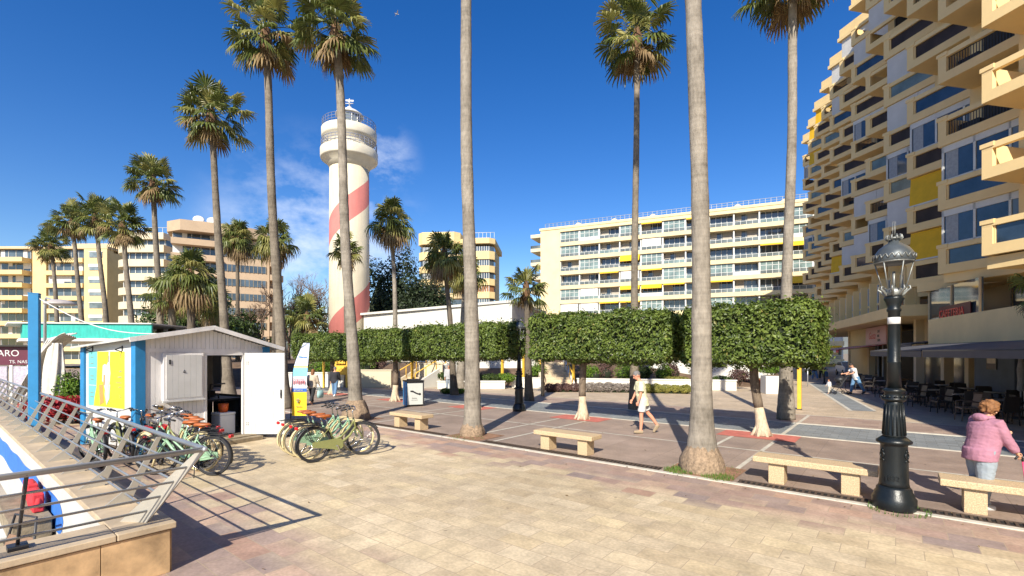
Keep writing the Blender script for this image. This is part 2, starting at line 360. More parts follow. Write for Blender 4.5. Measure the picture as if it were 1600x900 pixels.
# grass tufts in the pits and at the lamp base
GRASS = leafmat('grass_blades', (.05, .12, .015), (.16, .28, .04), .6, .3)
def tufts(b, c, rad, n, h=.06, rmin=0):
    for i in range(n):
        a = random.uniform(0, 2*PI); r = rmin+(rad-rmin)*math.sqrt(random.random()); p = V(c)+V((r*math.cos(a), r*math.sin(a), 0))
        d = V((random.uniform(-1, 1), random.uniform(-1, 1), 0))*.03; w = V((-d.y, d.x, 0)).normalized()*.005; hh = h*random.uniform(.4, 1.2)
        b.add([p-w, p+w, p+d*.6+V((0, 0, hh))], [(0, 1, 2)])
b = MB()
tufts(b, W(-3.2, 9.05, .008), .3, 500, .07); tufts(b, W(-2.5, 9.0, .008), .28, 420, .06); tufts(b, W(-8.9, 9.05, .008), .5, 260, .04); tufts(b, W(-2.85, 9.5, .008), .62, 250, .04)
tufts(b, (5.53, 6.8, .002), .36, 160, .07, .28)
tag(b.obj('grass', GRASS), 'short green grass growing in the palm pits and round the lamp foot', 'grass', kind='stuff')

DRYL = leafmat('dry_leaf_litter', (.10, .06, .02), (.30, .20, .08), .8, .1)
b = MB(); rq = random.Random(33)
for i in range(170):
    u, v = rq.uniform(-12, 4), rq.choice((rq.uniform(2.0, 8.7), rq.uniform(8.9, 13.5), rq.gauss(8.6, .15))); c = W(u, v, .012); a = rq.uniform(0, 6.28); l = rq.uniform(.012, .035); d = V((math.cos(a), math.sin(a), 0))*l; w_ = V((-d.y, d.x, 0))*.4
    b.add([c-d, c-w_+V((0, 0, .008)), c+d+V((0, 0, .006)), c+w_], [(0, 1, 2), (0, 2, 3)])
tag(b.obj('leaf_litter', DRYL), 'small dry leaves scattered over the paving along the kerb', 'leaf litter', kind='stuff')
# ================================================================ LOW WALL, PIT AND RAILING (left foreground)
CLAD = tilemat('limestone_panels', [(.42, .29, .165), (.52, .37, .22), (.47, .33, .19)], .95, .8, mortar=.006, mcol=(.2, .14, .09), off=0, nvar=.4, nscale=5)
COPE = mat('limestone_coping', (.46, .36, .24), .7, .22, 2.5, .15, 20)
PITW = mat('whitewashed_inner_wall', (.50, .485, .45), .8, .12, 1.2, .1, 10)
U0, V1 = -5.83, 1.59
t = thing('stone_wall', 'low limestone clad wall with pale coping at the left front corner', 'wall', W(U0, V1), TH)
b = MB(); b.b2(-80, 0, -.40, 0, -1.05, .45); b.b2(-.40, 0, -7, -.401, -1.05, .449)
# panels as thin slabs so the joints show from every side
b.obj('masonry', CLAD, t)
CL1 = mat('limestone_panel', (.46, .305, .16), .65, .42, 3.6, .15, 14); b = MB()
x = 0.0
for i, wd in enumerate((.55, .82, .80, .82, .82, .82)):
    b.b2(.003, .028, -x-wd+.006, -x, .0, .44); x += wd
for i in range(14): b.b2(-.012-(i+1)*.8, -.012-i*.8-.006, .003, .026, 0, .44)
b.obj('cladding', CL1, t, bevel=.004)
b = MB()
for i in range(66): b.b2(-(i+1)*1.2+.004, -i*1.2 if i else .05, -.43, .05, .45, .512)
for i in range(6): b.b2(-.44, .05, -.432-(i+1)*1.1, -.432-i*1.1-.004, .45, .5115)
b.obj('coping', COPE, t, bevel=.008)
b = MB(); b.b2(-80, -.44, -.43, -.403, -1.05, .448); b.obj('inner_face', PITW, t)
BL2 = mat('blue_mural_paint', (.03, .16, .55), .6, .15, 4, .1, 15); b = MB()
def band(b, x0, x1, y, zf, tf, n=40):
    for i in range(n):
        a, c = x0+(x1-x0)*i/n, x0+(x1-x0)*(i+1)/n
        b.add([(a, y, zf(a)), (c, y, zf(c)), (c, y, tf(c)), (a, y, tf(a))], [(0, 1, 2, 3)])
def endcap(x): return max(0.0, min(1.0, (-2.75-x)/.25))**.5
band(b, -14, -2.75, -.434, lambda x: .0-.2*endcap(x)+.03*math.sin(x*2.3)*endcap(x), lambda x: .02+.2*endcap(x)+.02*math.sin(x*3.1)*endcap(x), 120)
b.obj('mural', BL2, t)
FLOORP = mat('terrace_floor', (.34, .30, .25), .85, .2, 1.5)
b = MB(); b.add([(-90, -30, -.9), (-5.9, -30, -.9), (-5.9, 1.3, -.9), (-90, 1.3, -.9)], [(0, 1, 2, 3)]); struct(b.obj('terrace', FLOORP, rz=TH))

rail = thing('railing', 'brushed steel handrail with slanted fin posts on the low stone wall', 'railing', W(U0, V1, .512), TH)
HZ = .765; ou, ov = .38, .20      # top rail offset past the wall edge
def railpath(tt, z0=0):
    a = -.24+(ou+.24)*tt; c = -.20+(ov+.20)*tt; z = HZ*tt+z0
    return [(-46, c, z), (a, c, z), (a, -5.6, z)]
b = MB(); b.tube(railpath(1.0), .027, 12); b.ell(railpath(1.0)[1], .027); b.obj('handrail', METAL, rail)
for tt in (.16, .36, .56, .76):
    p = railpath(tt); b = MB(); b.tube(p, .0125, 8); b.ell(p[1], .0125); b.obj('rail', METAL, rail)
pm = MB(); pm.slab([(-.009, -.36, 0), (-.009, -.10, 0), (-.009, ov+.005, HZ-.03), (-.009, ov-.042, HZ-.03), (-.009, -.10, .20)], (1, 0, 0), .018)
pm = pm.mesh('post', FIN)
for i in range(33): link('post', pm, rail, (-1.05-i*1.22, 0, 0))
cm = MB(); d = V((.62, .40, 0)).normalized(); n_ = V((-d.y, d.x, 0))
cm.slab([V((-.30, -.24, 0))-d*.13-n_*.012, V((-.24, -.20, 0))+d*.10-n_*.012, V((ou, ov, HZ-.02))+d*.0-n_*.012, V((ou, ov, HZ-.02))-d*.08-n_*.012], n_, .024); cm.obj('post', FIN, rail)
for y in (-1.07, -3.2, -5.3):
    b = MB(); b.box((-.24, y, .02), (.13, .13, .04)); b.tube([(-.24, y, .03), (ou, y, HZ)], .014, 8); b.obj('post', DARKMETAL, rail)

# things down in the sunken terrace
def pit(px, py, h): return gp(px, py, h)
SLATW = mat('white_plastic', (.62, .63, .64), .5, .06, 4)
t = thing('slatted_table', 'white slatted low table below the railing in the sunken terrace', 'table', (*pit(30, 818, -.35).xy, -.9), TH)
b = MB()
for i in range(9): b.box((-.6+i*.15, 0, .55), (.13, .85, .03))
b.obj('table_top', SLATW, t, bevel=.006)
for sx in (-.55, .55):
    for sy in (-.36, .36): b = MB(); b.b2(sx-.03, sx+.03, sy-.03, sy+.03, 0, .535); b.obj('leg', SLATW, t)
REDC = mat('red_canvas', (.55, .03, .04), .8, .15, 8, .2, 30)
for i, (dx, dy, lab) in enumerate(((0, 0, 'red canvas cushion propped against the blue painted wall, nearer one'), (-.75, .02, 'red canvas cushion propped against the blue painted wall, farther one'))):
    p = W(U0-3.9+dx, 1.02+dy, -.9); b = MB(); b.ell((0, 0, 0), (.30, .09, .17), 14, 8); b.box((0, 0, 0), (.52, .12, .26)); o = b.obj('cushion', REDC, None, p+V((0, 0, 1.02)), TH, .03)
    tag(o, lab, 'cushion', 'red cushions')
    # stand under it
t = thing('storage_bench', 'low wooden storage bench carrying the red cushions beside the mural wall', 'bench', W(U0-4.2, .95, -.9), TH)
b = MB(); b.b2(-.9, .9, -.22, .17, .06, .84); b.obj('chest', WOODY, t, bevel=.01); b = MB(); b.b2(-.93, .93, -.25, .18, .843, .88); b.obj('lid', WOODY, t, bevel=.01)
t = thing('beach_chair', 'folded beach chair with grey tubes leaning in the sunken terrace', 'chair', W(U0-2.8, .55, -.9), TH+.4)
b = MB(); b.tube([(-.25, 0, 0), (-.25, .25, .75), (-.2, .3, 1.05), (.2, .3, 1.05), (.25, .25, .75), (.25, 0, 0)], .015, 8); b.tube([(-.25, .45, 0), (-.25, 0, .5), (.25, 0, .5), (.25, .45, 0)], .015, 8); b.obj('frame', DARKMETAL, t)
b = MB(); b.slab([(-.24, .03, .1), (.24, .03, .1), (.24, .27, .8), (-.24, .27, .8)], (0, -.9, .3), .02); b.obj('sling', mat('brown_sling', (.22, .13, .08), .8, .2, 10), t)
# ================================================================ BUILDINGS
def stucco(name, c, v=.08): return mat(name, c, .85, v, .5, .12, 9)
YEL = stucco('yellow_stucco', (.66, .50, .245)); YEL2 = stucco('ochre_stucco', (.60, .46, .27)); CRM = stucco('cream_stucco', (.56, .49, .35))
TANP = stucco('tan_stucco', (.43, .315, .21)); MIDY = stucco('pale_yellow_stucco', (.67, .545, .32)); SAW = stucco('sand_stucco', (.78, .575, .28)); AWN = mat('yellow_awning', (.72, .42, .012), .75, .1, 2)
SHUT = mat('white_shutter', (.60, .59, .57), .6, .08, 1, 0); FRAME = mat('white_frame', (.60, .60, .57), .5, .06, 3)
GREYF = mat('grey_rail', (.36, .36, .36), .5, .06, 3); BROWNW = mat('brown_shutter', (.25, .11, .045), .7, .2, 3); GREYRAIL = glass('smoked_balustrade', (.12, .14, .14), .15, .5)

# ---------- zigzag apartment block on the right
E0 = V((17.9, 18.1, 0)); eang = math.atan2(3.68, 1.633)
saw = thing('apartment_block', 'tall sand coloured apartment block with zigzag stacked balconies on the right', 'building', E0, eang)
PITCH = 4.026; FA = R(35.4); NK = 12; LV = [7.25+2.9*i for i in range(8)]
FROT = FA+PI
def Fk(k): return V((PITCH*k, 0, 0))
bm_ = MB()   # balcony shell; local x runs to the near end, y inward
bm_.b2(0, 3.9, 0, .2, 0, .40); bm_.b2(0, 3.9, 0, .2, 1.08, 1.3); bm_.b2(0, .34, .003, .197, .40, 1.08); bm_.b2(2.85, 3.9, .003, .197, .40, 1.08)
bm_.b2(-.05, .40, -.03, .23, 1.17, 1.33); bm_.b2(0.003, 3.897, .2, 2.2, .003, .22); bm_.b2(.003, .17, .2, 2.0, .22, 1.297)
bal_me = bm_.mesh('balcony', SAW)
def pane_me(m, name): b = MB(); b.b2(.34, 2.85, .10, .13, .40, 1.08, 0); b.b2(.34, .40, .06, .099, .40, 1.08, 1); return b.mesh(name, [m, SAW])
PBLUE = mat('blue_glass', (.03, .05, .08), .05, .6, .5, .02, 1.2, spec=1.0); PBRN = mat('brown_opening_shade', (.05, .034, .026), .4, .5, .6, spec=.2); PGRN = glass('green_glass', (.17, .23, .22), .08, .6)  # the brown sheet stands for shade inside open balconies
def bars_me():
    b = MB(); b.b2(.34, 2.85, .12, .14, .42, .45); b.b2(.34, 2.85, .12, .14, 1.03, 1.06)
    for i in range(24): x = .38+i*.106; b.b2(x-.012, x+.012, .121, .139, .45, 1.03)
    b.b2(.4, 1.2, .6, 1.1, .23, .9)
    return b.mesh('pane', [DARKMETAL])
panes = [pane_me(PBLUE, 'pane'), bars_me(), pane_me(PGRN, 'pane'), pane_me(PBRN, 'pane'), pane_me(PBRN, 'pane')]
b = MB(); b.b2(.5, 3.2, 1.93, 1.98, .25, 2.35, 0); b.b2(.44, .52, 1.9, 1.985, .25, 2.4, 1); b.b2(1.8, 1.88, 1.9, 1.985, .25, 2.4, 1); b.b2(3.17, 3.25, 1.9, 1.985, .25, 2.4, 1); b.b2(.44, 3.25, 1.9, 1.985, 2.35, 2.42, 1)
open_me = b.mesh('balcony_window', [DARKIN, WOODY])
b = MB(); b.b2(.12, 1.35, .12, .16, 1.3, 2.88, 0); b.b2(1.351, 2.6, .12, .16, 1.3, 2.88, 0); b.b2(2.601, 3.7, .12, .16, 1.3, 2.88, 2); b.b2(.25, .75, .115, .119, 1.4, 2.6, 3)
for x in (.10, 1.35, 2.6, 3.62): b.b2(x, x+.09, .08, .19, 1.3, 2.88, 1)
b.b2(.10, 3.7, .08, .19, 2.60, 2.89, 1); b.b2(.10, 3.7, .08, .19, 1.301, 1.38, 1); win_me = b.mesh('enclosed_window', [PBLUE, FRAME, GLASSM, mat('net_curtain', (.30, .32, .34), .8, .15, 8)])
b = MB(); b.b2(.15, 3.7, .10, .13, 1.31, 2.88, 0)
for i in range(17): b.b2(.16, 3.69, .085, .105, 1.33+i*.09, 1.33+i*.09+.075, 0)
b.b2(1.9, 1.96, .06, .12, 1.31, 2.88, 0)
shut_me = b.mesh('rolled_blind', [SHUT])
b = MB(); b.slab([(.1, .04, 1.38), (3.75, .04, 1.38), (3.75, .16, 2.86), (.1, .16, 2.86)], (0, -.9, -.1), .02); b.b2(.08, 3.77, .0, .05, 1.33, 1.40, 1)
awn_me = b.mesh('awning', [AWN, FRAME])
rnd = random.Random(3)
KIND = {(1, 0): 'W', (1, 1): 'W', (1, 2): 'O', (2, 0): 'A', (2, 1): 'A', (2, 2): 'W', (2, 3): 'O', (1, 3): 'O', (3, 2): 'W', (3, 3): 'S', (10, 6): 'A', (9, 7): 'A', (10, 7): 'A', (4, 1): 'W', (6, 1): 'S'}
for k in range(NK):
    fk = Fk(k); zoff = -.09*k
    for i, zt in enumerate(LV):
        if i == 0 and k > 2: continue
        loc = fk+V((0, 0, zt-1.3+zoff))
        o = link('balcony', bal_me, saw, loc, FROT)
        pk = 0 if (k, i) in ((1, 0), (1, 1)) else rnd.choices((0, 1, 2, 3, 5), (20, 12, 14, 44, 10))[0]
        if k != 0 and pk < 5: link('pane', panes[pk], o)
        kd = KIND.get((k, i)) or ('O' if k == 0 else rnd.choices('OWSA', (74, 11, 14, 1))[0])
        if k == 0 and i == 0: link('pane', panes[0], o)
        if kd == 'W': link('enclosed_window', win_me, saw, loc, FROT)
        elif kd == 'S': link('rolled_blind', shut_me, saw, loc, FROT)
        elif kd == 'A': link('awning', awn_me, saw, loc, FROT)
        link('balcony_window', open_me, saw, loc, FROT)
    zb = (5.9 if k < 3 else 7.2)+zoff
    b = MB(); b.b2(-.1, 3.9, 2.0, 2.2, zb, 29.2+zoff); b.b2(3.72, 3.9, .21, 1.999, zb+.25, 29.2+zoff); b.obj('facade_wall', SAW, saw, fk, FROT)
    b = MB(); b.b2(-.1, 4.0, -.1, 4.0, 29.1+zoff, 29.4+zoff); b.b2(0, 3.9, 0, .2, 29.4+zoff, 30.1+zoff); b.obj('roof_edge', SAW, saw, fk, FROT)
b = MB()   # body behind the balconies, standing on the shops
b.b2(-3.3, PITCH*NK-1, -18, -3.6, 5.2, 29.0)
b.obj('body', SAW, saw)
b = MB(); b.b2(-3.4, PITCH*NK, -18, -2.6, 29.0, 29.25); b.obj('roof', SAW, saw)
b = MB(); b.prism([(-3.4, -18), (11.6, -18), (11.6, -.2), (8.2, -2.4), (7.6, -.3), (4.4, -2.4), (4.0, -.2), (.8, -2.3), (.1, -.2), (-3.2, -2.4)], 5.45, 5.9); b.obj('soffit', SAW, saw)
# first floor band with windows (beyond the mezzanine)
b = MB(); b.b2(8.0, PITCH*NK-2, -12, .45, 4.25, 4.85); b.b2(10.2, PITCH*NK-2, -1.2, -1.0, 4.85, 7.2); b.obj('first_floor_band', SAW, saw)
for i in range(15):
    x = 10.6+i*2.35; b = MB(); b.b2(x, x+1.75, -.98, -.93, 5.75, 7.0, 0); b.b2(x, x+1.75, -.98, -.93, 4.95, 5.6, 2)
    for q in (0, .86, 1.7): b.b2(x+q, x+q+.06, -.99, -.88, 4.93, 7.05, 1)
    b.b2(x-.25, x-.08, -1.0, -.55, 4.85, 7.2, 3); b.b2(x, x+1.75, -1.0, -.86, 5.6, 5.75, 3); b.obj('first_floor_window', [GLASSM, FRAME, BROWNW, SAW], saw)
# mezzanine and ground floor
b = MB(); b.b2(-9, 8.0, -3.2, -3.0, 2.6, 5.45); b.b2(-9, 8.0, -3.0, -.2, 2.55, 2.7); b.obj('mezzanine_wall', YEL2, saw)
for (x0, x1, z0, z1) in ((-8, -5.2, 3.9, 5.0), (-4.2, -1.6, 3.9, 5.0), (-.7, 4.9, 3.1, 5.25)):
    b = MB(); b.b2(x0, x1, -2.99, -2.94, z0, z1, 0); b.b2(x0-.08, x0, -2.99, -2.88, z0-.05, z1+.05, 1); b.b2(x1, x1+.08, -2.99, -2.88, z0-.05, z1+.05, 1); b.b2((x0+x1)/2-.03, (x0+x1)/2+.03, -2.935, -2.88, z0, z1, 1); b.obj('mezzanine_window', [GLASSM if x0 < -1 else GLASSD, WOODY], saw)
b = MB(); b.b2(-9, 5.15, -.15, 0, 2.62, 3.85); b.b2(4.99, 5.148, -2.9, -.151, 2.62, 3.85); b.obj('mezzanine_parapet', SAW, saw)
b = MB(); b.b2(-28, -12.5, -14, .2, 0, 11); b.obj('shade_wing', SAW, saw); b = MB(); b.b2(-28.2, -12.3, -14.2, .4, 11, 11.3); b.obj('shade_wing_roof', SAW, saw)  # unseen wing added out of view to shade the cafe terrace
b = MB(); b.b2(8.4, 16.3, -3.0, -2.8, 0, 3.0, 0); b.b2(8.4, 16.3, -3.02, -2.8, 3.0, 4.25, 1); b.obj('shop_window', [glass('shop_glass_far', (.03, .03, .03), .12, .5), YEL2], saw)
GRY = mat('grey_blue_render', (.10, .13, .18), .8, .12, 1.0); SHOPD = glass('dark_shop_glass', (.018, .018, .018), .1, .5)
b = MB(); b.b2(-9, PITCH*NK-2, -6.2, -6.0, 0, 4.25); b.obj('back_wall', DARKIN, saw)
b = MB(); b.b2(1.6, 4.9, -1.75, -1.6, 0, 2.54); b.obj('grey_wall', GRY, saw)
for (x0, x1) in ((-9, -3.4), (-2.9, 1.3)):
    b = MB(); b.b2(x0, x1, -1.72, -1.68, .05, 2.3, 0)
    for q in range(4): xx = x0+(x1-x0)*q/3; b.b2(xx-.04, xx+.04, -1.75, -1.62, 0, 2.5, 1)
    b.obj('shop_window', [SHOPD, DARKMETAL], saw)
for x in (-3.15, 5.4, 8.1, 12.0, 16.6, 22.0, 28.4): b = MB(); b.b2(x-.2, x+.2, -1.9, -1.5, 0, 4.25 if x > 5 else 2.55); b.obj('pillar', YEL2, saw)
b = MB(); b.b2(5.6, 7.9, -2.6, -2.5, 0, 2.3, 0); b.b2(5.6, 7.9, -2.62, -2.5, 2.3, 4.25, 1); b.obj('shop_window', [SHOPD, YEL2], saw)
b = MB(); b.b2(16.9, 21.8, -2.2, -2.1, 0, 2.9, 0); b.b2(16.9, 21.8, -2.22, -2.1, 2.9, 4.25, 1)
for q in range(5): b.b2(16.9+q*1.2, 16.98+q*1.2, -2.11, -2.05, 0, 2.9, 2)
b.obj('shop_window', [SHOPD, YEL2, SHUT], saw)
b = MB(); b.b2(22.3, 28.2, -1.8, -1.6, 0, 4.25); b.obj('yellow_wall', YEL, saw)

# shop sign, pink
def text_me(txt, size, ext=.006, align='LEFT', shear=0.0):
    c = D.curves.new('t', 'FONT'); c.body = txt; c.size = size; c.extrude = ext; c.align_x = align; c.shear = shear
    o = D.objects.new('t', c); COL.objects.link(o); dg = bpy.context.evaluated_depsgraph_get()
    me = D.meshes.new_from_object(o.evaluated_get(dg)); D.objects.remove(o); D.curves.remove(c); return me
def text(name, txt, size, m, parent, org, right, up, ext=.006, align='LEFT', shear=0.0):
    me = text_me(txt, size, ext, align, shear); me.materials.clear(); me.materials.append(m)
    o = D.objects.new(name, me); COL.objects.link(o); o.parent = parent
    r, u = V(right).normalized(), V(up).normalized(); n = r.cross(u)
    o.matrix_local = Matrix.Translation(V(org)) @ Matrix((r, u, n)).transposed().to_4x4(); return o
PINK = mat('pink_sign_board', (.62, .33, .29), .6, .08, 2); REDT = mat('red_lettering', (.55, .02, .03), .5, .05, 3); BLKT = mat('black_lettering', (.02, .02, .02), .5, .05, 3)
# the board faces the square
t = thing('shop_sign', 'pink shop sign board with red script and black lines above the shops', 'sign', saw.matrix_basis @ V((19.2, -1.28, 2.9)), eang)
b = MB(); b.b2(-2.5, 2.5, -.12, 0, 0, 1.3); b.obj('board', PINK, t, bevel=.01)
text('lettering', 'Gusta', .75, REDT, t, (1.7, .005, .42), (-1, 0, 0), (0, 0, 1), shear=.35)
for i in range(3):
    text('lettering', ('CAFE', 'BAR', 'TAPAS')[i], .26, BLKT, t, (-.55, .005, .85-i*.32), (-1, 0, 0), (0, 0, 1))
# red fascia lettering behind the mezzanine parapet
b = MB(); b.b2(2.0, 7.4, -.82, -.75, 3.0, 5.42, 0)
for x in (2.0, 4.7, 7.32): b.b2(x, x+.08, -.749, -.69, 3.0, 5.42, 1)
b.obj('mezzanine_window', [GLASSD, YEL2], saw)
text_o = thing('cafe_sign', 'red letters in the dark mezzanine window above the beige parapet', 'sign', saw.matrix_basis @ V((5.85, -.62, 3.86)), eang)
b = MB(); b.b2(-3.15, .05, -.06, -.03, -.02, .62); b.obj('back_board', mat('dark_red_board', (.10, .01, .012), .6, .2, 3), text_o)
text('lettering', 'CAFETERIA', .52, mat('bright_red_lettering', (.7, .03, .03), .4, .05, 3), text_o, (-.02, -.025, .10), (-1, 0, 0), (0, 0, 1), .02)

# awnings on the shops
GAWN = mat('grey_awning', (.07, .07, .08), .8, .12, 2)  # fabric colour darkened to imitate the shade over the terrace
def awning(x0, x1, y0, y1, z0, z1, m, label, val=.22, stripes=None):
    c = V(((x0+x1)/2, (y0+y1)/2, z0)); t = thing('awning', label, 'awning', saw.matrix_basis @ c, eang, 'awnings over the shop terraces'); hx = (x1-x0)/2; dy = (y1-y0)/2; dz = z1-z0
    b = MB(); n = 10
    for i in range(n):
        a, c2 = -hx+2*hx*i/n, -hx+2*hx*(i+1)/n
        b.slab([(a, -dy, 0), (c2, -dy, 0), (c2, dy, dz), (a, dy, dz)], (0, 0, 1), .02, (i % 2) if stripes else 0)
        b.b2(a, c2, dy+.001, dy+.016, dz-val, dz+.02, (i % 2) if stripes else 0)
    b.obj('fabric', [m, stripes or m], t)
    b = MB(); b.tube([(-hx, dy, dz-.02), (hx, dy, dz-.02)], .025, 8)
    for x in (-hx*.7, hx*.7): b.tube([(x, -dy, -.05), (x+.35, 0, dz/2-.08), (x, dy, dz-.03)], .02, 6)
    b.obj('folding_arm', DARKMETAL, t)
awning(-8.8, -1.75, .03, 2.3, 2.66, 2.36, GAWN, 'grey fabric awning under the beige parapet, the one nearest the right edge', .25)
awning(-1.6, 5.0, .03, 2.3, 2.66, 2.36, GAWN, 'grey fabric awning under the beige parapet with its left end at the lamp side', .25)
awning(5.3, 8.0, -2.4, .6, 3.05, 2.72, GAWN, 'short grey awning left of the beige parapet beside the pillar', .2)
STRR = mat('red_stripe_cloth', (.5, .06, .07), .8, .1, 4)
awning(16.4, 25.0, -1.3, 1.5, 2.85, 2.5, STRR, 'red and white striped awning below the pink shop sign', .2, SHUT)

# ---------- long yellow block in the middle background
def rail_posts(b, x0, x1, y, z0, z1, n, m):
    for i in range(n+1): xx = x0+(x1-x0)*i/n; b.b2(xx-.03, xx+.03, y-.03, y+.03, z0, z1, m)
Lm, Rm = V((5.9, 98, 0)), V((53.5, 76.8, 0)); ang = math.atan2(Rm.y-Lm.y, Rm.x-Lm.x); LEN = (Rm-Lm).length
mid = thing('apartment_block', 'long yellow apartment block of balconies with yellow awnings in the middle background', 'building', Lm, ang)
EW = 4.2; NB = 12; FH = 2.92; NF = 9; Z0 = .9; BW = (LEN-EW)/NB; TOP = Z0+FH*NF
b = MB(); b.b2(0, LEN, 1.5, 14, 0, TOP+.3); b.b2(0, EW, 0, 1.499, 0, TOP+.3); b.b2(LEN-.15, LEN, .3, 1.496, 0, TOP+.299); b.obj('wall', MIDY, mid)
b = MB(); b.b2(-.2, LEN+.1, -.15, 14.1, TOP+.3, TOP+.75); b.obj('roof', MIDY, mid)
b = MB(); b.tube([(1, .1, TOP+1.6), (LEN, .1, TOP+1.6)], .04, 6); b.tube([(1, .1, TOP+1.2), (LEN, .1, TOP+1.2)], .03, 6); rail_posts(b, 1, LEN, .1, TOP+.7, TOP+1.6, 60, 0); b.obj('roof_railing', GREYF, mid)
for i in range(6): b = MB(); b.lathe([(.8, 0), (.8, .6), (.55, 1.0), (.1, 1.25)], 14, (EW+3+i*7.4, 3, TOP+.74)); b.obj('roof_vent', CRM, mid)
b = MB()
for f in range(NF+1): b.b2(EW+.001, LEN+.2, -.05, 1.498, Z0+f*FH-.34, Z0+f*FH+.40)
b.obj('floor_band', MIDY, mid)
b = MB()
for i in range(NB+1): xx = EW+.001+i*BW; b.b2(max(xx-.11, EW+.001), xx+.11, .25, 1.497, 0, TOP)
b.obj('pier', FRAME, mid)
rnd = random.Random(11)
def winmesh(kind):
    b = MB(); w = BW-.3
    gm = 0
    if kind in 'OCD':
        if kind == 'C': b.b2(.1, w*.42, 1.30, 1.34, .3, 2.45, 3)
        if kind == 'D': b.b2(w*.55, w-.1, 1.30, 1.34, .3, 2.45, 3); b.b2(.1, w*.3, 1.31, 1.35, 1.5, 2.45, 3); b.b2(w*.3, w*.55, .5, .9, .3, 1.05, 4)
        b.b2(0, w, 1.40, 1.45, .28, 2.5, 0)
        for i in range(5): b.b2(i*w/4-.04, i*w/4+.04, 1.36, 1.46, .28, 2.5, 1)
        b.b2(0, w, 1.38, 1.46, 2.5, 2.7, 1)
    else:
        b.b2(0, w, .30, .34, 1.0, 2.7, 2)
        for i in range(5): b.b2(i*w/4-.04, i*w/4+.04, .26, .36, .3, 2.7, 1)
        b.b2(0, w, .26, .36, 1.85, 1.92, 1); b.b2(0, w, .26, .36, 2.62, 2.7, 1)
    return b.mesh('window', [GLASSD, FRAME, PGRN, mat('curtain', (.40, .36, .30), .9, .15, 5), WOODY])
wms = [winmesh('O'), winmesh('G'), winmesh('C'), winmesh('D')]
def railmesh(m): 
    b = MB(); w = BW-.26; b.b2(0, w, .05, .08, .34, .98, 0); b.b2(0, w, .03, .10, .98, 1.04, 1); rail_posts(b, 0, w, .06, .28, .98, 4, 1); return b.mesh('balustrade', [m, FRAME])
rms = [railmesh(GREYRAIL), railmesh(PGRN), railmesh(SHUT)]
def awnmesh(drop): b = MB(); w = BW-.3; b.slab([(0, -.5*drop-.05, 2.62-.75*drop), (w, -.5*drop-.05, 2.62-.75*drop), (w, .1, 2.64), (0, .1, 2.64)], (0, -.3, 1), .03); b.b2(0, w, -.5*drop-.08, -.5*drop-.05, 2.45-.75*drop, 2.62-.75*drop); return b.mesh('awning', AWN)
ams = [awnmesh(.2), awnmesh(.9), awnmesh(1.5)]
b = MB(); b.b2(.1, BW-.4, .15, .18, .95, 2.55); blm = b.mesh('blind', SHUT)
for f in range(NF):
    for i in range(NB):
        loc = V((EW+i*BW+.13, 0, Z0+f*FH)); k = rnd.random()
        link('window', wms[1 if k < .2 else rnd.choice((0, 0, 0, 2, 3))], mid, loc); link('balustrade', rms[rnd.choices((0, 1, 2), (70, 22, 8))[0]], mid, loc)
        if k > .2:
            q = rnd.random()
            if q < (.36 if i > 5 else .22): link('awning', ams[rnd.choices((0, 1, 2), (55, 33, 12))[0]], mid, loc)
            elif q < .44: link('blind', blm, mid, loc)
for f in range(1, NF+1):   # corner balconies at the left end
    b = MB(); b.b2(-2.6, -.001, 1.0, 6, Z0+f*FH-.75, Z0+f*FH-.05, 0); b.b2(-2.6, -2.5, 1.0, 6, Z0+f*FH-.05, Z0+f*FH+.55, 1) if f < NF else None; b.b2(-2.4, -.002, .98, 1.02, Z0+f*FH-.05, Z0+f*FH+.55, 1) if f < NF else None; b.obj('corner_balcony', [CRM, GREYRAIL], mid)

# ---------- blocks on the left and behind
FRN = random.Random(21)
def facade(root, x0, x1, y, floors, z0, fh, m, n, depth=1.2, band=1.0, gl=None, proj=0, frames=True):
    """stacked balcony bays: a parapet band, a recessed window strip; local -y faces the square"""
    for f in range(floors):
        z = z0+f*fh
        b = MB(); b.b2(x0, x1, y-proj, y+depth, z-.25, z+band-.25); b.obj('balcony', m, root)
        b = MB(); b.b2(x0+.1, x1-.1, y+.5, y+.55, z+band-.25, z+fh-.25, 0)
        for i in range(n+1): xx = x0+.1+(x1-x0-.2)*i/n; b.b2(xx-.04, xx+.04, y+.45, y+.56, z+band-.25, z+fh-.25, 1)
        for i in range(n):
            if FRN.random() < .35: xa_ = x0+.15+(x1-x0-.2)*i/n; b.b2(xa_, xa_+(x1-x0-.3)/n*FRN.choice((.5, 1)), y+.46, y+.49, z+fh-.25-(fh-band)*FRN.choice((.4, .7, 1)), z+fh-.25, 2)
        b.obj('window', [gl or GLASSD, FRAME, SHUT], root)
def pxb(px, Z): return (px-800)/FPX*Z
Zb = 104
bl = thing('apartment_block', 'yellow apartment block with staggered balconies at the far left edge', 'building', (pxb(0, Zb), Zb, 0), R(0))
x1 = pxb(130, Zb)-pxb(0, Zb); x2 = pxb(166, Zb)-pxb(0, Zb)
b = MB(); b.b2(-6, x2, 2, 16, 0, 24.6); b.b2(x1, x2, .2, 1.99, 0, 25.2); b.b2(6.5, 9.5, .6, 1.98, 0, 24.9); b.obj('wall', YEL, bl)
b = MB(); b.b2(-6.2, x2+.2, .1, 16.2, 25.2, 25.7); b.b2(12, x2, 4, 12, 25.7, 27.2); b.obj('roof', YEL2, bl)
for (xa, xb, pr, n) in ((-6, -1.0, 0, 3), (-.9, 5.9, 1.6, 4), (9.7, x1-.1, .6, 5)): facade(bl, xa, xb, .5, 9, .2, 2.78, YEL, n, 1.45, .95, None, pr)
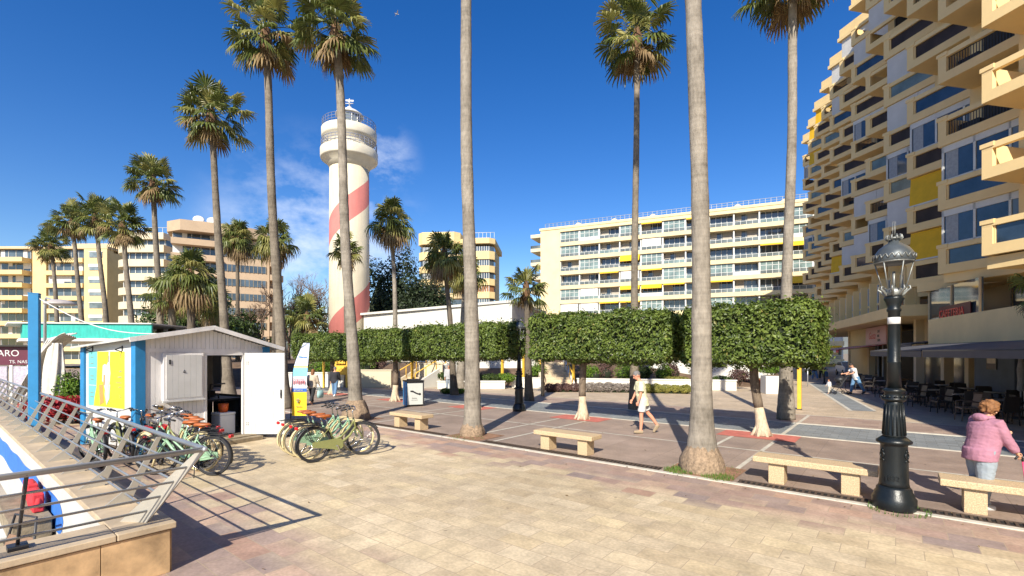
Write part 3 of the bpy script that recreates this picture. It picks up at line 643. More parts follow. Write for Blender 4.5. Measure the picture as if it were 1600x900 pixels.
for f in range(9):
    b = MB(); z = .2+f*2.78; b.b2(x1+1.2, x2-1.0, .12, .19, z+.8, z+2.0, 0); b.b2(x1+1.1, x2-.9, .05, .199, z+2.0, z+2.15, 1); b.b2(x1+1.1, x2-.9, .02, .199, z+1.5, z+2.0, 1) if f in (3, 5, 6, 7) else None; b.obj('small_window', [GLASSM, SHUT], bl)

Zc = 97
bc = thing('apartment_block', 'cream apartment block with rounded white balconies left of the tall palms', 'building', (pxb(172, Zc), Zc, 0), 0)
def rounded(x0, x1, r, y1, n=10):
    pts = [(x1, 0), (x1, y1), (x0, y1)]
    for i in range(n+1): a = PI+PI/2*i/n; pts.append((x0+r+r*math.cos(a), r+r*math.sin(a)))
    return pts
wx = pxb(262, Zc)-pxb(172, Zc)
b = MB(); b.prism(rounded(1.0, wx, 4, 12), 0, 25.2); b.obj('wall', CRM, bc)
for f in range(10):
    z = f*2.86+.1
    if f > 8: break
    b = MB(); q = rounded(0, wx+.05, 5, 13); b.prism([(x, y-1.2) for x, y in q], z-.3, z+1.15); b.obj('balcony', CRM, bc)
    b = MB(); q = rounded(.6, wx+.02, 4.3, 12.5); b.prism([(x, y-.25) for x, y in q], z+1.0, z+2.66)
    for i in range(8): b.b2(3+i*1.2, 3.1+i*1.2, -.33, -.26, z+1.0, z+2.66, 1)
    b.obj('window', [GLASSD, FRAME], bc)
b = MB(); b.prism([(x, y-1.3) for x, y in rounded(-.1, wx+.06, 5, 13)], 25.3, 26.6); b.obj('roof', CRM, bc)
b = MB(); b.tube([(1.5, 0, 27.9), (wx, 0, 27.9)], .05, 6); rail_posts(b, 1.5, wx, 0, 26.6, 27.9, 10, 0); b.obj('roof_railing', FRAME, bc)

Zd = 86
bd = thing('apartment_block', 'tan pink apartment block with satellite dishes behind the left palms', 'building', (pxb(268, Zd), Zd, 0), R(29))
wx = 18.0
b = MB(); b.b2(0, wx, 1.4, 14, 0, 24.8); b.b2(7.5, wx-2.2, .2, 1.39, 0, 24.0); b.obj('wall', TANP, bd)
b = MB(); b.prism([(-.8, 1), (1.5, -2), (9, -2), (wx*.86, 0), (wx*.86, 14), (-.8, 14)], 24.4, 26.3); b.obj('roof', TANP, bd)
facade(bd, 0, 7.4, .3, 9, .3, 2.75, TANP, 5, 1.3, 1.1, None, 1.4)
for f in range(8):
    z = .3+f*2.75; b = MB(); b.b2(8, wx-2.8, .10, .19, z+1.1, z+2.4, 0)
    for i in range(11): xx = 8+(wx-10.8)*i/10; b.b2(xx-.05, xx+.05, .04, .195, z+1.05, z+2.45, 1)
    b.obj('window', [GLASSD, WOODY], bd)
    b = MB(); b.prism([(wx-2.1, -.6), (wx-.3, -.6), (wx+.3, .2), (wx+.3, 2), (wx-2.1, 1.3)], z-.2, z+.9); b.obj('balcony', TANP, bd)
for i, x in enumerate((2.6, 4.8)):
    b = MB(); Mx = Matrix.Rotation(R(62), 3, 'X'); b.ell((x+1.4, 1.5, 27.4), (.95, .95, .16), 16, 6, M=Mx); b.tube([(x+1.4, 1.6, 26.3), (x+1.4, 1.6, 27.3)], .07, 6); b.obj('satellite_dish', SHUT, bd)

Ze = 108
be = thing('apartment_block', 'narrow yellow tower block with rounded balconies beyond the white hall', 'building', (pxb(655, Ze), Ze, 0), R(-5))
wx = pxb(774, Ze)-pxb(655, Ze)
b = MB(); b.b2(.6, wx-.6, 1.4, 14, 0, 26.6); b.b2(4.5, wx-6.2, .1, 1.39, 0, 26.2); b.obj('wall', YEL, be)
def oct_(x0, x1, y0, y1, c): return [(x0, y0+c), (x0+c, y0), (x1-c, y0), (x1, y0+c), (x1, y1), (x0, y1)]
for f in range(9):
    z = .3+f*2.9; hh = 1.15 if f < 8 else 1.5
    for (xa, xb) in ((0, 4.4), (wx-5.6, wx)):
        b = MB(); b.prism(oct_(xa, xb, -1.2, 3, 1.1), z-.3, z+hh); b.obj('balcony', YEL, be)
        b = MB(); b.prism(oct_(xa+.25, xb-.25, -.85, 2.9, 1.0), z+hh, z+2.6)
        for i in range(7): xx = xa+1.2+(xb-xa-2.4)*i/6; b.b2(xx-.05, xx+.05, -.93, -.86, z+hh, z+2.6, 1)
        b.obj('window', [BROWNW if (f == 5 and xa > 1) else GLASSD, FRAME], be)
    b = MB(); b.b2(4.42, wx-5.62, -.4, .09, z-.2, z+1.0, 0); b.b2(5, wx-6.2, .02, .095, z+1.0, z+2.5, 1); b.obj('loggia', [YEL2, GLASSD], be)
b = MB(); b.prism(oct_(-.1, wx*.55, -1.3, 14, 1.2), 26.7, 29.4); b.prism(oct_(wx*.55+.01, wx+.1, -1.3, 14, 1.2), 26.7, 27.9); b.obj('roof', YEL, be)
b = MB(); b.tube([(wx*.6, -1, 29.1), (wx, -1, 29.1)], .05, 6); rail_posts(b, wx*.6, wx, -1, 27.9, 29.1, 8, 0); b.obj('roof_railing', FRAME, be)

# long low white hall behind the hedge
hall = thing('white_hall', 'long low whitewashed hall with plain walls behind the clipped hedge', 'building', (0, 36.5, 0), 0)
pts = [(0, 0), (3.2, 10.4), (3.2, 30), (-16, 30), (-15.2, 12.2)]
b = MB(); b.prism(pts, 0, 6.15); b.obj('wall', WHITEWALL, hall)
b = MB(); b.prism([(.1, -.2), (3.4, 10.3), (3.4, 30.1), (-16.2, 30.1), (-15.5, 12.0)], 6.15, 6.35); b.obj('roof', WHITEWALL, hall)

# far hills
HILL = mat('far_hill', (.16, .17, .15), .95, .2, .004)
b = MB(); n = 60; pr = []
for i in range(n+1):
    x = -2600+5200*i/n; h = 150+120*noise.noise(V((i*.18, 3.1, 0)))+150*math.exp(-((x-60)/340.0)**2)
    pr.append((x, h))
vs = [(x, 2900, -2) for x, h in pr]+[(x, 3300, max(h, 20)) for x, h in pr]+[(x, 4100, -2) for x, h in pr]; k = n+1
b.add(vs, [(i, i+1, k+i+1, k+i) for i in range(n)]+[(k+i, k+i+1, 2*k+i+1, 2*k+i) for i in range(n)], 0, True); struct(b.obj('hills', HILL))
# ================================================================ LIGHTHOUSE
def stripe_mat():
    m, nt, b = newmat('lighthouse_paint'); N = nt.nodes.new; L = nt.links.new
    tc = N('ShaderNodeTexCoord'); sx = N('ShaderNodeSeparateXYZ'); L(tc.outputs['Object'], sx.inputs[0])
    at2 = N('ShaderNodeMath'); at2.operation = 'ARCTAN2'; L(sx.outputs['Y'], at2.inputs[0]); L(sx.outputs['X'], at2.inputs[1])
    a = N('ShaderNodeMath'); a.operation = 'MULTIPLY_ADD'; L(at2.outputs[0], a.inputs[0]); a.inputs[1].default_value = -1/(2*PI); a.inputs[2].default_value = .364
    z = N('ShaderNodeMath'); z.operation = 'MULTIPLY_ADD'; L(sx.outputs['Z'], z.inputs[0]); z.inputs[1].default_value = 1/10.9; L(a.outputs[0], z.inputs[2])
    fr = N('ShaderNodeMath'); fr.operation = 'FRACT'; L(z.outputs[0], fr.inputs[0])
    lt = N('ShaderNodeMath'); lt.operation = 'LESS_THAN'; L(fr.outputs[0], lt.inputs[0]); lt.inputs[1].default_value = .25
    top = N('ShaderNodeMath'); top.operation = 'LESS_THAN'; L(sx.outputs['Z'], top.inputs[0]); top.inputs[1].default_value = 21.4
    mm = N('ShaderNodeMath'); mm.operation = 'MULTIPLY'; L(lt.outputs[0], mm.inputs[0]); L(top.outputs[0], mm.inputs[1])
    nz = N('ShaderNodeTexNoise'); nz.inputs['Scale'].default_value = .9; nz.inputs['Detail'].default_value = 7; L(tc.outputs['Object'], nz.inputs['Vector'])
    mp = N('ShaderNodeMapping'); mp.inputs['Scale'].default_value = (3, 3, .25); L(tc.outputs['Object'], mp.inputs[0]); n2 = N('ShaderNodeTexNoise'); n2.inputs['Scale'].default_value = 1.2; n2.inputs['Detail'].default_value = 5; L(mp.outputs[0], n2.inputs['Vector'])
    mx = N('ShaderNodeMix'); mx.data_type = 'RGBA'; L(mm.outputs[0], mx.inputs[0]); mx.inputs[6].default_value = (.62, .545, .40, 1); mx.inputs[7].default_value = (.50, .165, .14, 1)
    ad = N('ShaderNodeMath'); ad.operation = 'ADD'; L(nz.outputs['Fac'], ad.inputs[0]); L(n2.outputs['Fac'], ad.inputs[1])
    mr = N('ShaderNodeMapRange'); mr.inputs[1].default_value = .7; mr.inputs[2].default_value = 1.3; mr.inputs[3].default_value = .88; mr.inputs[4].default_value = 1.06; L(ad.outputs[0], mr.inputs[0])
    mu = N('ShaderNodeVectorMath'); mu.operation = 'SCALE'; L(mx.outputs[2], mu.inputs[0]); L(mr.outputs[0], mu.inputs['Scale']); L(mu.outputs[0], b.inputs['Base Color'])
    b.inputs['Roughness'].default_value = .75; return m
lhp = at(546, 50)
lh = thing('lighthouse', 'tall white lighthouse with a spiralling red band and two round galleries', 'lighthouse', lhp)
LHM = stripe_mat(); LHW = mat('lighthouse_white', (.62, .565, .45), .75, .1, .8)
b = MB(); b.lathe([(2.08, 0), (2.03, 10), (1.98, 21.5)], 48); b.obj('tower', LHM, lh)
b = MB(); b.lathe([(1.98, 21.5), (2.2, 22.0), (2.78, 22.42), (2.84, 22.46), (2.87, 22.52), (2.88, 22.58), (2.89, 23.38), (2.86, 23.42), (2.34, 23.43), (2.3, 23.46), (2.28, 23.5), (2.26, 23.95), (2.27, 24.07), (2.32, 24.15), (2.68, 24.6), (2.74, 24.66), (2.76, 24.74), (2.78, 25.5), (2.74, 25.54), (1.1, 25.57)], 48); b.obj('gallery', LHW, lh)
def ringrail(z0, h, r, n):
    b = MB(); 
    for zz in (.33, .66, 1.0): b.torus((0, 0, z0+h*zz), r, .035, 'Z', 48, 5)
    for i in range(n): a = 2*PI*i/n; b.tube([(r*math.cos(a), r*math.sin(a), z0), (r*math.cos(a), r*math.sin(a), z0+h)], .025, 5)
    return b
ringrail(25.52, .85, 2.68, 36).obj('gallery_railing', mat('blue_grey_rail', (.16, .19, .30), .5, .1, 3), lh)
ringrail(23.42, .85, 2.78, 36).obj('gallery_railing', mat('blue_grey_rail2', (.2, .22, .3), .5, .1, 3), lh)
b = MB(); b.lathe([(1.28, 25.57), (1.28, 25.85), (1.18, 25.86), (1.18, 27.3)], 24, m=0); b.obj('lantern_room', GLASSM, lh)
b = MB()
for i in range(12): a = 2*PI*i/12; b.tube([(1.2*math.cos(a), 1.2*math.sin(a), 25.6), (1.2*math.cos(a), 1.2*math.sin(a), 27.3)], .045, 5)
b.lathe([(1.32, 25.56), (1.32, 25.86), (1.0, 25.87)], 24); b.lathe([(1.45, 27.2), (1.4, 27.32), (.95, 27.65), (.35, 27.9), (.22, 28.15), (.05, 28.2)], 24); b.obj('lantern_roof', WHITE, lh)
b = MB(); b.tube([(0, 0, 28.1), (0, 0, 29.05)], .05, 6); b.tube([(-.42, 0, 28.55), (.42, 0, 28.55)], .04, 6); b.tube([(0, -.42, 28.55), (0, .42, 28.55)], .04, 6); b.bar((-.4, 0, 28.88), (.4, .1, 28.88), .04, .16); b.obj('weather_vane', WHITE, lh)
b = MB(); b.bar((-2.2, -1.6, 23.45), (-1.75, -1.2, 25.5), .05, .05); b.bar((-1.8, -1.9, 23.45), (-1.4, -1.5, 25.5), .05, .05)
for i in range(9): f = i/9; b.bar((-2.2+.45*f, -1.6+.4*f, 23.5+2.0*f), (-1.8+.4*f, -1.9+.4*f, 23.5+2.0*f), .18, .04)
b.obj('stair', WHITE, lh)

# ================================================================ GARDEN TERRACES
BEDM = mat('bed_soil', (.12, .075, .045), .95, .35, 2, .4, 9)
b = MB(); b.add([(-26, 31.8, .0), (18.6, 31.8, .0), (20, 37, 1.45), (-26, 37, 1.45), (25, 70, 1.5), (-40, 70, 1.5)], [(0, 1, 2, 3), (3, 2, 4, 5)]); struct(b.obj('garden_terrace', BEDM))
def gwall(p, q, z0, z1, label, m=WHITEWALL, w=.3):
    p, q = V(p), V(q); c = (p+q)/2; L = (q-p).length; a = math.atan2(q.y-p.y, q.x-p.x)
    t = thing('garden_wall', label, 'wall', (c.x, c.y, z0), a, 'white garden walls'); b = MB(); b.b2(-L/2, L/2, -w/2, w/2, 0, z1-z0); b.obj('masonry', m, t, bevel=.02)
    b = MB(); b.b2(-L/2-.03, L/2+.03, -w/2-.04, w/2+.04, z1-z0+.002, z1-z0+.07); b.obj('coping', m, t)
gwall(at(452, 31.6), at(574, 31.6), 0, .92, 'white garden wall behind the strolling couple left of the first steps')
gwall(at(562, 31.0), at(612, 31.0), 0, 1.12, 'cream garden wall block beside the left garden steps', CRM)
gwall(at(655, 32.0), at(692, 32.0), 0, 1.5, 'cream garden wall closing the right side of the left garden steps', CRM)
gwall(at(684, 30.0), at(789, 30.0), 0, .45, 'low white planter wall seen between the palms in the middle')
gwall(at(694, 36.0), at(842, 36.0), 0, 1.72, 'tall white garden wall behind the planter in the middle')
gwall(at(800, 31.0), at(846, 30.6), 0, .62, 'short low white wall left of the right garden steps')
gwall(at(902, 30.6), at(1150, 28.6), 0, .58, 'long low white wall below the shrub bed behind the walking man')
gwall(at(985, 37.0), at(1210, 31.5), .5, 1.62, 'upper white retaining wall behind the shrub bed')
def steps(p, ang, n, w, label, run=.36, rise=.16):
    t = thing('garden_steps', label, 'steps', p, ang, 'garden steps')
    b = MB()
    for i in range(n): b.b2(-w/2, w/2, i*run, n*run, i*rise, (i+1)*rise-.001)
    b.obj('treads', mat('step_stone', (.52, .42, .28), .8, .15, 2), t)
    for s in (-1, 1):
        b = MB(); b.slab([(s*w/2, -.25, 0), (s*w/2, n*run, 0), (s*w/2, n*run, n*rise+.35), (s*w/2, -.1, .3)], (s, 0, 0), .16); b.obj('stringer', WHITEWALL if s > 0 else CRM, t)
        b = MB(); b.tube([(s*w/2, 0, .95), (s*w/2, n*run, n*rise+.95)], .035, 6)
        for i in range(5): y = i*n*run/4; b.tube([(s*w/2, y, .2+y/run*rise), (s*w/2, y, .95+y/run*rise)], .03, 6)
        b.obj('handrail', YELLOWP, t)
steps((*at(633, 31.0).xy, 0), R(-38), 10, 2.0, 'garden steps with yellow handrails behind the litter bin')
steps((*at(872, 31.2).xy, 0), R(4), 10, 1.9, 'pale garden steps with yellow handrails behind the middle clipped tree')
# ================================================================ VEGETATION
LG = leafmat('palm_frond_green', (.06, .085, .018), (.18, .205, .05), .4, .3, 1.5); LY = leafmat('palm_frond_yellow', (.18, .19, .05), (.38, .34, .10), .45, .35, 1.5); LD = leafmat('palm_frond_dry', (.16, .10, .045), (.34, .24, .11), .7, .2, 1.5)
FIB = mat('palm_fibre', (.13, .07, .035), .95, .4, 20, .5, 50)
def palm_bark(name, c0, c1, ring):
    m, nt, b = newmat(name); N = nt.nodes.new; L = nt.links.new; tc = N('ShaderNodeTexCoord')
    mp = N('ShaderNodeMapping'); mp.inputs['Scale'].default_value = (10, 10, 3.6); L(tc.outputs['Object'], mp.inputs[0]); n1 = N('ShaderNodeTexNoise'); n1.inputs['Scale'].default_value = 1.4; n1.inputs['Detail'].default_value = 6; n1.inputs['Roughness'].default_value = .7; L(mp.outputs[0], n1.inputs['Vector'])
    mp2 = N('ShaderNodeMapping'); mp2.inputs['Scale'].default_value = (1.2, 1.2, ring); L(tc.outputs['Object'], mp2.inputs[0]); n2 = N('ShaderNodeTexNoise'); n2.inputs['Scale'].default_value = 1; n2.inputs['Detail'].default_value = 6; L(mp2.outputs[0], n2.inputs['Vector'])
    n3 = N('ShaderNodeTexNoise'); n3.inputs['Scale'].default_value = 1.3; n3.inputs['Detail'].default_value = 4; L(tc.outputs['Object'], n3.inputs['Vector'])
    a = N('ShaderNodeMath'); a.operation = 'ADD'; L(n1.outputs['Fac'], a.inputs[0]); wz = N('ShaderNodeMath'); wz.operation = 'MULTIPLY_ADD'; L(n2.outputs['Fac'], wz.inputs[0]); wz.inputs[1].default_value = .5; wz.inputs[2].default_value = .25; L(wz.outputs[0], a.inputs[1]); a2 = N('ShaderNodeMath'); a2.operation = 'ADD'; L(a.outputs[0], a2.inputs[0]); L(n3.outputs['Fac'], a2.inputs[1])
    mr = N('ShaderNodeMapRange'); mr.inputs[1].default_value = 1.1; mr.inputs[2].default_value = 1.9; L(a2.outputs[0], mr.inputs[0])
    r = N('ShaderNodeValToRGB'); r.color_ramp.elements[0].color = (*c0, 1); r.color_ramp.elements[1].color = (*c1, 1); L(mr.outputs[0], r.inputs[0]); L(r.outputs[0], b.inputs['Base Color'])
    bp = N('ShaderNodeBump'); bp.inputs['Strength'].default_value = .7; bp.inputs['Distance'].default_value = .03; L(a.outputs[0], bp.inputs['Height']); L(bp.outputs[0], b.inputs['Normal']); b.inputs['Roughness'].default_value = .9; b.inputs['Specular IOR Level'].default_value = .2
    return m
BARK = palm_bark('palm_bark', (.105, .09, .072), (.37, .325, .265), 12); BARKM = palm_bark('palm_bark_brown', (.085, .07, .053), (.28, .235, .18), 12); BARK2 = palm_bark('palm_bark_dark', (.06, .048, .036), (.20, .165, .125), 22)
ROOT = mat('palm_root_mass', (.26, .185, .12), .95, .4, 18, .8, 30)
def crown_mesh(seed, n=46, pet=1.02, Rb=.80, el0=88, el1=-54, seg=17, dry=.16, droop=.42, skirt=3):
    rn = random.Random(seed); b = MB()
    def leaf(az, el, pl, rb, mi, dr):
        d = V((math.cos(az)*math.cos(el), math.sin(az)*math.cos(el), math.sin(el))); s = V((-math.sin(az), math.cos(az), 0)); roll = rn.uniform(-.5, .5)
        nv = d.cross(s).normalized(); s = (s*math.cos(roll)+nv*math.sin(roll)).normalized(); nv = d.cross(s).normalized()
        sag = pl*.22*max(0, math.cos(el))
        h = d*pl-V((0, 0, sag)); o = V((0, 0, rn.uniform(-.25, .25)))
        b.tube([o, o+d*pl*.5-V((0, 0, sag*.25)), o+h], [.022, .016, .012], 4, m=mi, cap=False)
        dph = R(236)/seg
        for j in range(seg):
            ph = -R(118)+dph*(j+.5); L = rb*(.72+.28*math.cos(ph*.75))*rn.uniform(.9, 1.08)
            ds = d*math.cos(ph)+s*math.sin(ph); pr = s*math.cos(ph)-d*math.sin(ph); wm = L*.5*dph*.5; k1 = .05*L
            fall = dr*(.6+.4*abs(math.sin(ph)))*rn.uniform(.7, 1.3)
            p0 = o+h; p1 = o+h+ds*L*.5-V((0, 0, fall*L*.18)); p2 = o+h+ds*L*(.86-.15*fall)-V((0, 0, fall*L*.62)); p3 = o+h+ds*L*(.95-.35*fall)-V((0, 0, fall*L*1.05))
            up = nv*wm*.8
            b.add([p0, p1-pr*wm, p1+up, p1+pr*wm, p2-pr*wm*.42, p2+pr*wm*.42, p3], [(0, 1, 2), (0, 2, 3), (1, 4, 5, 2), (2, 5, 3), (4, 6, 5)], mi)
    for i in range(n):
        f = (i+.5)/n; az = i*2.39996+rn.uniform(-.5, .5); el = R(el0+(el1-el0)*f**.95)+rn.uniform(-.2, .2)
        mi = 0 if rn.random() < .68 else 1
        if f > .74 and rn.random() < dry: mi = 2
        if f > .95: mi = 2
        leaf(az, el, pet*rn.uniform(.62, 1.25)*(.8+.2*math.sin(PI*min(1, f*1.3))), Rb*rn.uniform(.82, 1.1), mi, droop*(.5+1.3*f))
    for i in range(skirt):
        leaf(rn.uniform(0, 2*PI), R(rn.uniform(-84, -62)), rn.uniform(.4, .8), Rb*rn.uniform(.6, .85), 2, .9)
    b.lathe([(.12, -.9), (.2, -.6), (.22, -.2), (.14, .15), (.03, .4)], 10, m=3)
    return b.mesh('crown', [LG, LY, LD, FIB])
CROWNS = [crown_mesh(s) for s in (1, 2, 3)]; SPARSE = [crown_mesh(s, 24, .85, .8, 84, -40, 17, .25, .5, 4) for s in (5, 6)]; SHAG = [crown_mesh(9, 44, .72, .8, 84, -66, 17, .5, .8, 18)]
GRP = 'fan palms along the promenade'
def palm(base, top, r0, r1, label, crown=None, sc=1.0, flare=1.9, wob=.04, group=GRP, bark=None, flh=.75, root=0):
    base, top = V(base), V(top); t = thing('palm_tree', label, 'palm tree', base, random.uniform(0, 6), group); inv = Matrix.Rotation(-t.rotation_euler.z, 3, 'Z')
    rel = inv @ (top-base); n = 64; pts = []; rs = []; ph = random.uniform(0, 6); H = rel.z
    for i in range(n+1):
        f = (i/n)**1.25; p = rel*f; p = V((p.x+wob*math.sin(ph+f*7)*f*(1-f)*4+rel.x*(f*f-f)*.3, p.y+wob*math.cos(ph*2+f*5)*f*(1-f)*4, p.z)); pts.append(p)
        z = p.z; fl = (flare-1)*math.exp(-(z/flh)**1.6)+.18*math.exp(-(z/3.0)**2); rs.append((r0+(r1-r0)*f)*(1+fl)*random.uniform(.965, 1.035)*(1+.06*noise.noise(V((base.x, z*.8, 3)))))
    b = MB(); b.tube(pts, rs, 20); b.obj('trunk', bark or BARK, t)
    if root:
        b = MB(); n = 36; vs = []; prof = [(1.0, -.02), (1.02, .10), (.94, .22), (.80, .34), (.66, .46), (.55, .56)]
        for q, z in prof:
            for j in range(n): a = 2*PI*j/n; rr = root*q*(1+.13*noise.noise(V((math.cos(a)*2.6+base.x, math.sin(a)*2.6, z*3)))+.05*math.sin(a*13+z*5)); vs.append((rr*math.cos(a), rr*math.sin(a), z*root/.4))
        k = len(prof); b.add(vs, [(i*n+j, i*n+(j+1) % n, (i+1)*n+(j+1) % n, (i+1)*n+j) for i in range(k-1) for j in range(n)]+[tuple((k-1)*n+j for j in range(n))], 0, True); b.obj('root_mass', ROOT, t)
    o = link('crown', crown or random.choice(CROWNS), t, rel); o.scale = (sc, sc, sc); o.rotation_euler = (random.uniform(-.06, .06), random.uniform(-.06, .06), random.uniform(0, 6))
    return t
PL = [ # base, top(px,py,Z), r0, r1, label
 (W(-2.85, 9.5), None, 'tall palm with flared grey trunk beside the near stone benches, crown out of view'),
 (W(-8.9, 9.4), None, 'tall pale palm trunk standing alone between the two farther stone benches')]
# the two nearest palms (crowns above the frame)
p = gp(1097, 735); palm(p, p+V((-.28, .15, 17.5)), .175, .125, PL[0][2], CROWNS[0], 1.1, 1.55, .06, flh=.8, root=.40)
b = None
p = gp(738, 680); palm(p, p+V((-.25, .2, 16.5)), .19, .13, PL[1][2], CROWNS[1], 1.1, 1.3, .05, flh=.7, root=.33)
def P2(bx, Zb_, cx, cy, label, r0=.2, r1=.13, crown=None, sc=1.0, flare=1.7, bark=None, wob=.05, group=GRP, z0=0, root=0):
    base = V(((bx-800)/FPX*Zb_, Zb_, z0)); top = at(cx, Zb_, cy); return palm(base, top, r0, r1, label, crown, sc, flare, wob, group, bark, root=root)
P2(556, 16.2, 525, 46, 'tall palm crossing the lighthouse, its swollen root mass behind the green bicycles', .19, .125, CROWNS[2], 1.0, 1.3, root=.47)
P2(443, 19.43, 415, 52, 'tall palm just left of the lighthouse rising behind the open kiosk door', .20, .13, CROWNS[0], 1.12, bark=BARKM)
P2(358, 22.9, 330, 178, 'palm against clear sky behind the kiosk ridge', .2, .13, CROWNS[1], 1.12, bark=BARKM)
P2(253, 29.5, 240, 283, 'palm behind the left half of the kiosk roof, lower than its right hand neighbour', .2, .13, CROWNS[2], 1.1, bark=BARKM)
P2(211, 33.2, 192, 350, 'palm crossing the cream block with rounded balconies', .2, .13, CROWNS[0], 1.15, bark=BARKM)
P2(171, 37.9, 150, 338, 'palm between the yellow block and the cream rounded block', .21, .13, CROWNS[1], 1.2, bark=BARKM)
P2(133, 43.6, 113, 345, 'palm in front of the right half of the far left yellow block', .22, .14, CROWNS[2], 1.25, bark=BARKM)
P2(95, 51.7, 80, 382, 'lowest palm at the far left standing before the yellow block above the blue post', .24, .15, CROWNS[0], 1.35, bark=BARKM)
P2(991, 19.0, 995, 55, 'tall palm right of centre with full crown, its shaded base behind the walking man', .15, .105, CROWNS[1], 1.08, 1.5, BARKM, .03)
P2(1228, 16.2, 1240, -42, 'tall palm at the right in front of the zigzag block, base by the yellow post', .185, .125, CROWNS[2], 1.12, 1.4, z0=0)
G2 = 'palms in the gardens'
P2(543, 31.5, 541, 392, 'slim young palm standing right in front of the lighthouse shaft', .16, .09, SPARSE[0], .95, 1.5, BARK2, .05, G2)
P2(621, 28.3, 611, 345, 'slender palm right of the lighthouse with a yellowing shaggy crown', .16, .1, SHAG[0], 1.12, 1.6, None, .05, G2)
P2(710, 25.4, 694, 398, 'leaning dark trunked palm left of the central pale palm', .15, .11, SHAG[0], 1.0, 1.4, BARK2, .03, G2)
P2(719, 30.0, 728, 425, 'shaggy shorter palm half hidden behind the central pale palm', .22, .2, SHAG[0], 1.0, 1.3, None, .03, G2)
P2(827, 22.3, 822, 448, 'short palm with open dark fronds above the gap in the clipped hedge', .15, .13, SPARSE[1], .88, 1.4, BARK2, .02, G2)
P2(427, 45.0, 430, 372, 'middling palm behind the kiosk just left of the bare trees', .2, .14, SHAG[0], 1.55, 1.3, BARK2, .03, G2)
P2(372, 50.0, 370, 372, 'palm in front of the tan pink block between two tall trunks', .22, .15, SHAG[0], 1.6, 1.3, BARK2, .03, G2)
P2(300, 27.0, 298, 430, 'broad shaggy palm overlapping the tan pink block above the kiosk roof', .2, .18, SHAG[0], 1.25, 1.3, BARK2, .03, G2)
P2(268, 29.0, 268, 455, 'bushy low palm left of the broad shaggy one above the kiosk roof', .2, .18, SPARSE[1], 1.2, 1.3, BARK2, .03, G2)
P2(325, 30.0, 326, 470, 'bushy low palm right of the broad shaggy one above the kiosk roof', .2, .18, SPARSE[0], 1.2, 1.3, BARK2, .03, G2)
P2(478, 38.0, 480, 495, 'small bright palm below the bare trees left of the lighthouse', .2, .16, SPARSE[0], 1.4, 1.3, BARK2, .03, G2)
p = V((13.75, 12.0, 0)); palm(p, p+V((0, 0, 3.75)), .15, .12, 'low palm at the right picture edge, only its left fronds in view', crown_mesh(12, 16, .75, .7, 80, -18, 17, 0, .5, 0), .78, 1.5, .02, G2)

# ---- clipped trees
HL = leafmat('ficus_leaf', (.04, .072, .010), (.19, .25, .045), .46, .22, 2.2); HCORE = mat('foliage_core_shade', (.012, .02, .006), .9, .3, 6)  # near-black core stands in for the shade deep inside the foliage
TBARK = mat('ficus_bark', (.16, .12, .085), .9, .3, 7, .5, 25, stretch=(3, 3, 1)); LIME = mat('limewashed_bark', (.50, .40, .28), .9, .25, 8, .5, 25, stretch=(3, 3, 1))
def leaf(b, p, n, size, rn, m=0, asp=.5):
    n = (n+V((rn.gauss(0, .5), rn.gauss(0, .5), rn.gauss(0, .5)))).normalized(); a = n.orthogonal().normalized(); a.rotate(Matrix.Rotation(rn.uniform(0, 6.28), 3, n)); c = n.cross(a)
    l = size*rn.uniform(.7, 1.2); w = l*asp*.5; k = n*l*.12
    b.add([p-a*l*.5, p-c*w+k, p+a*l*.5, p+c*w+k], [(0, 1, 2), (0, 2, 3)], m)
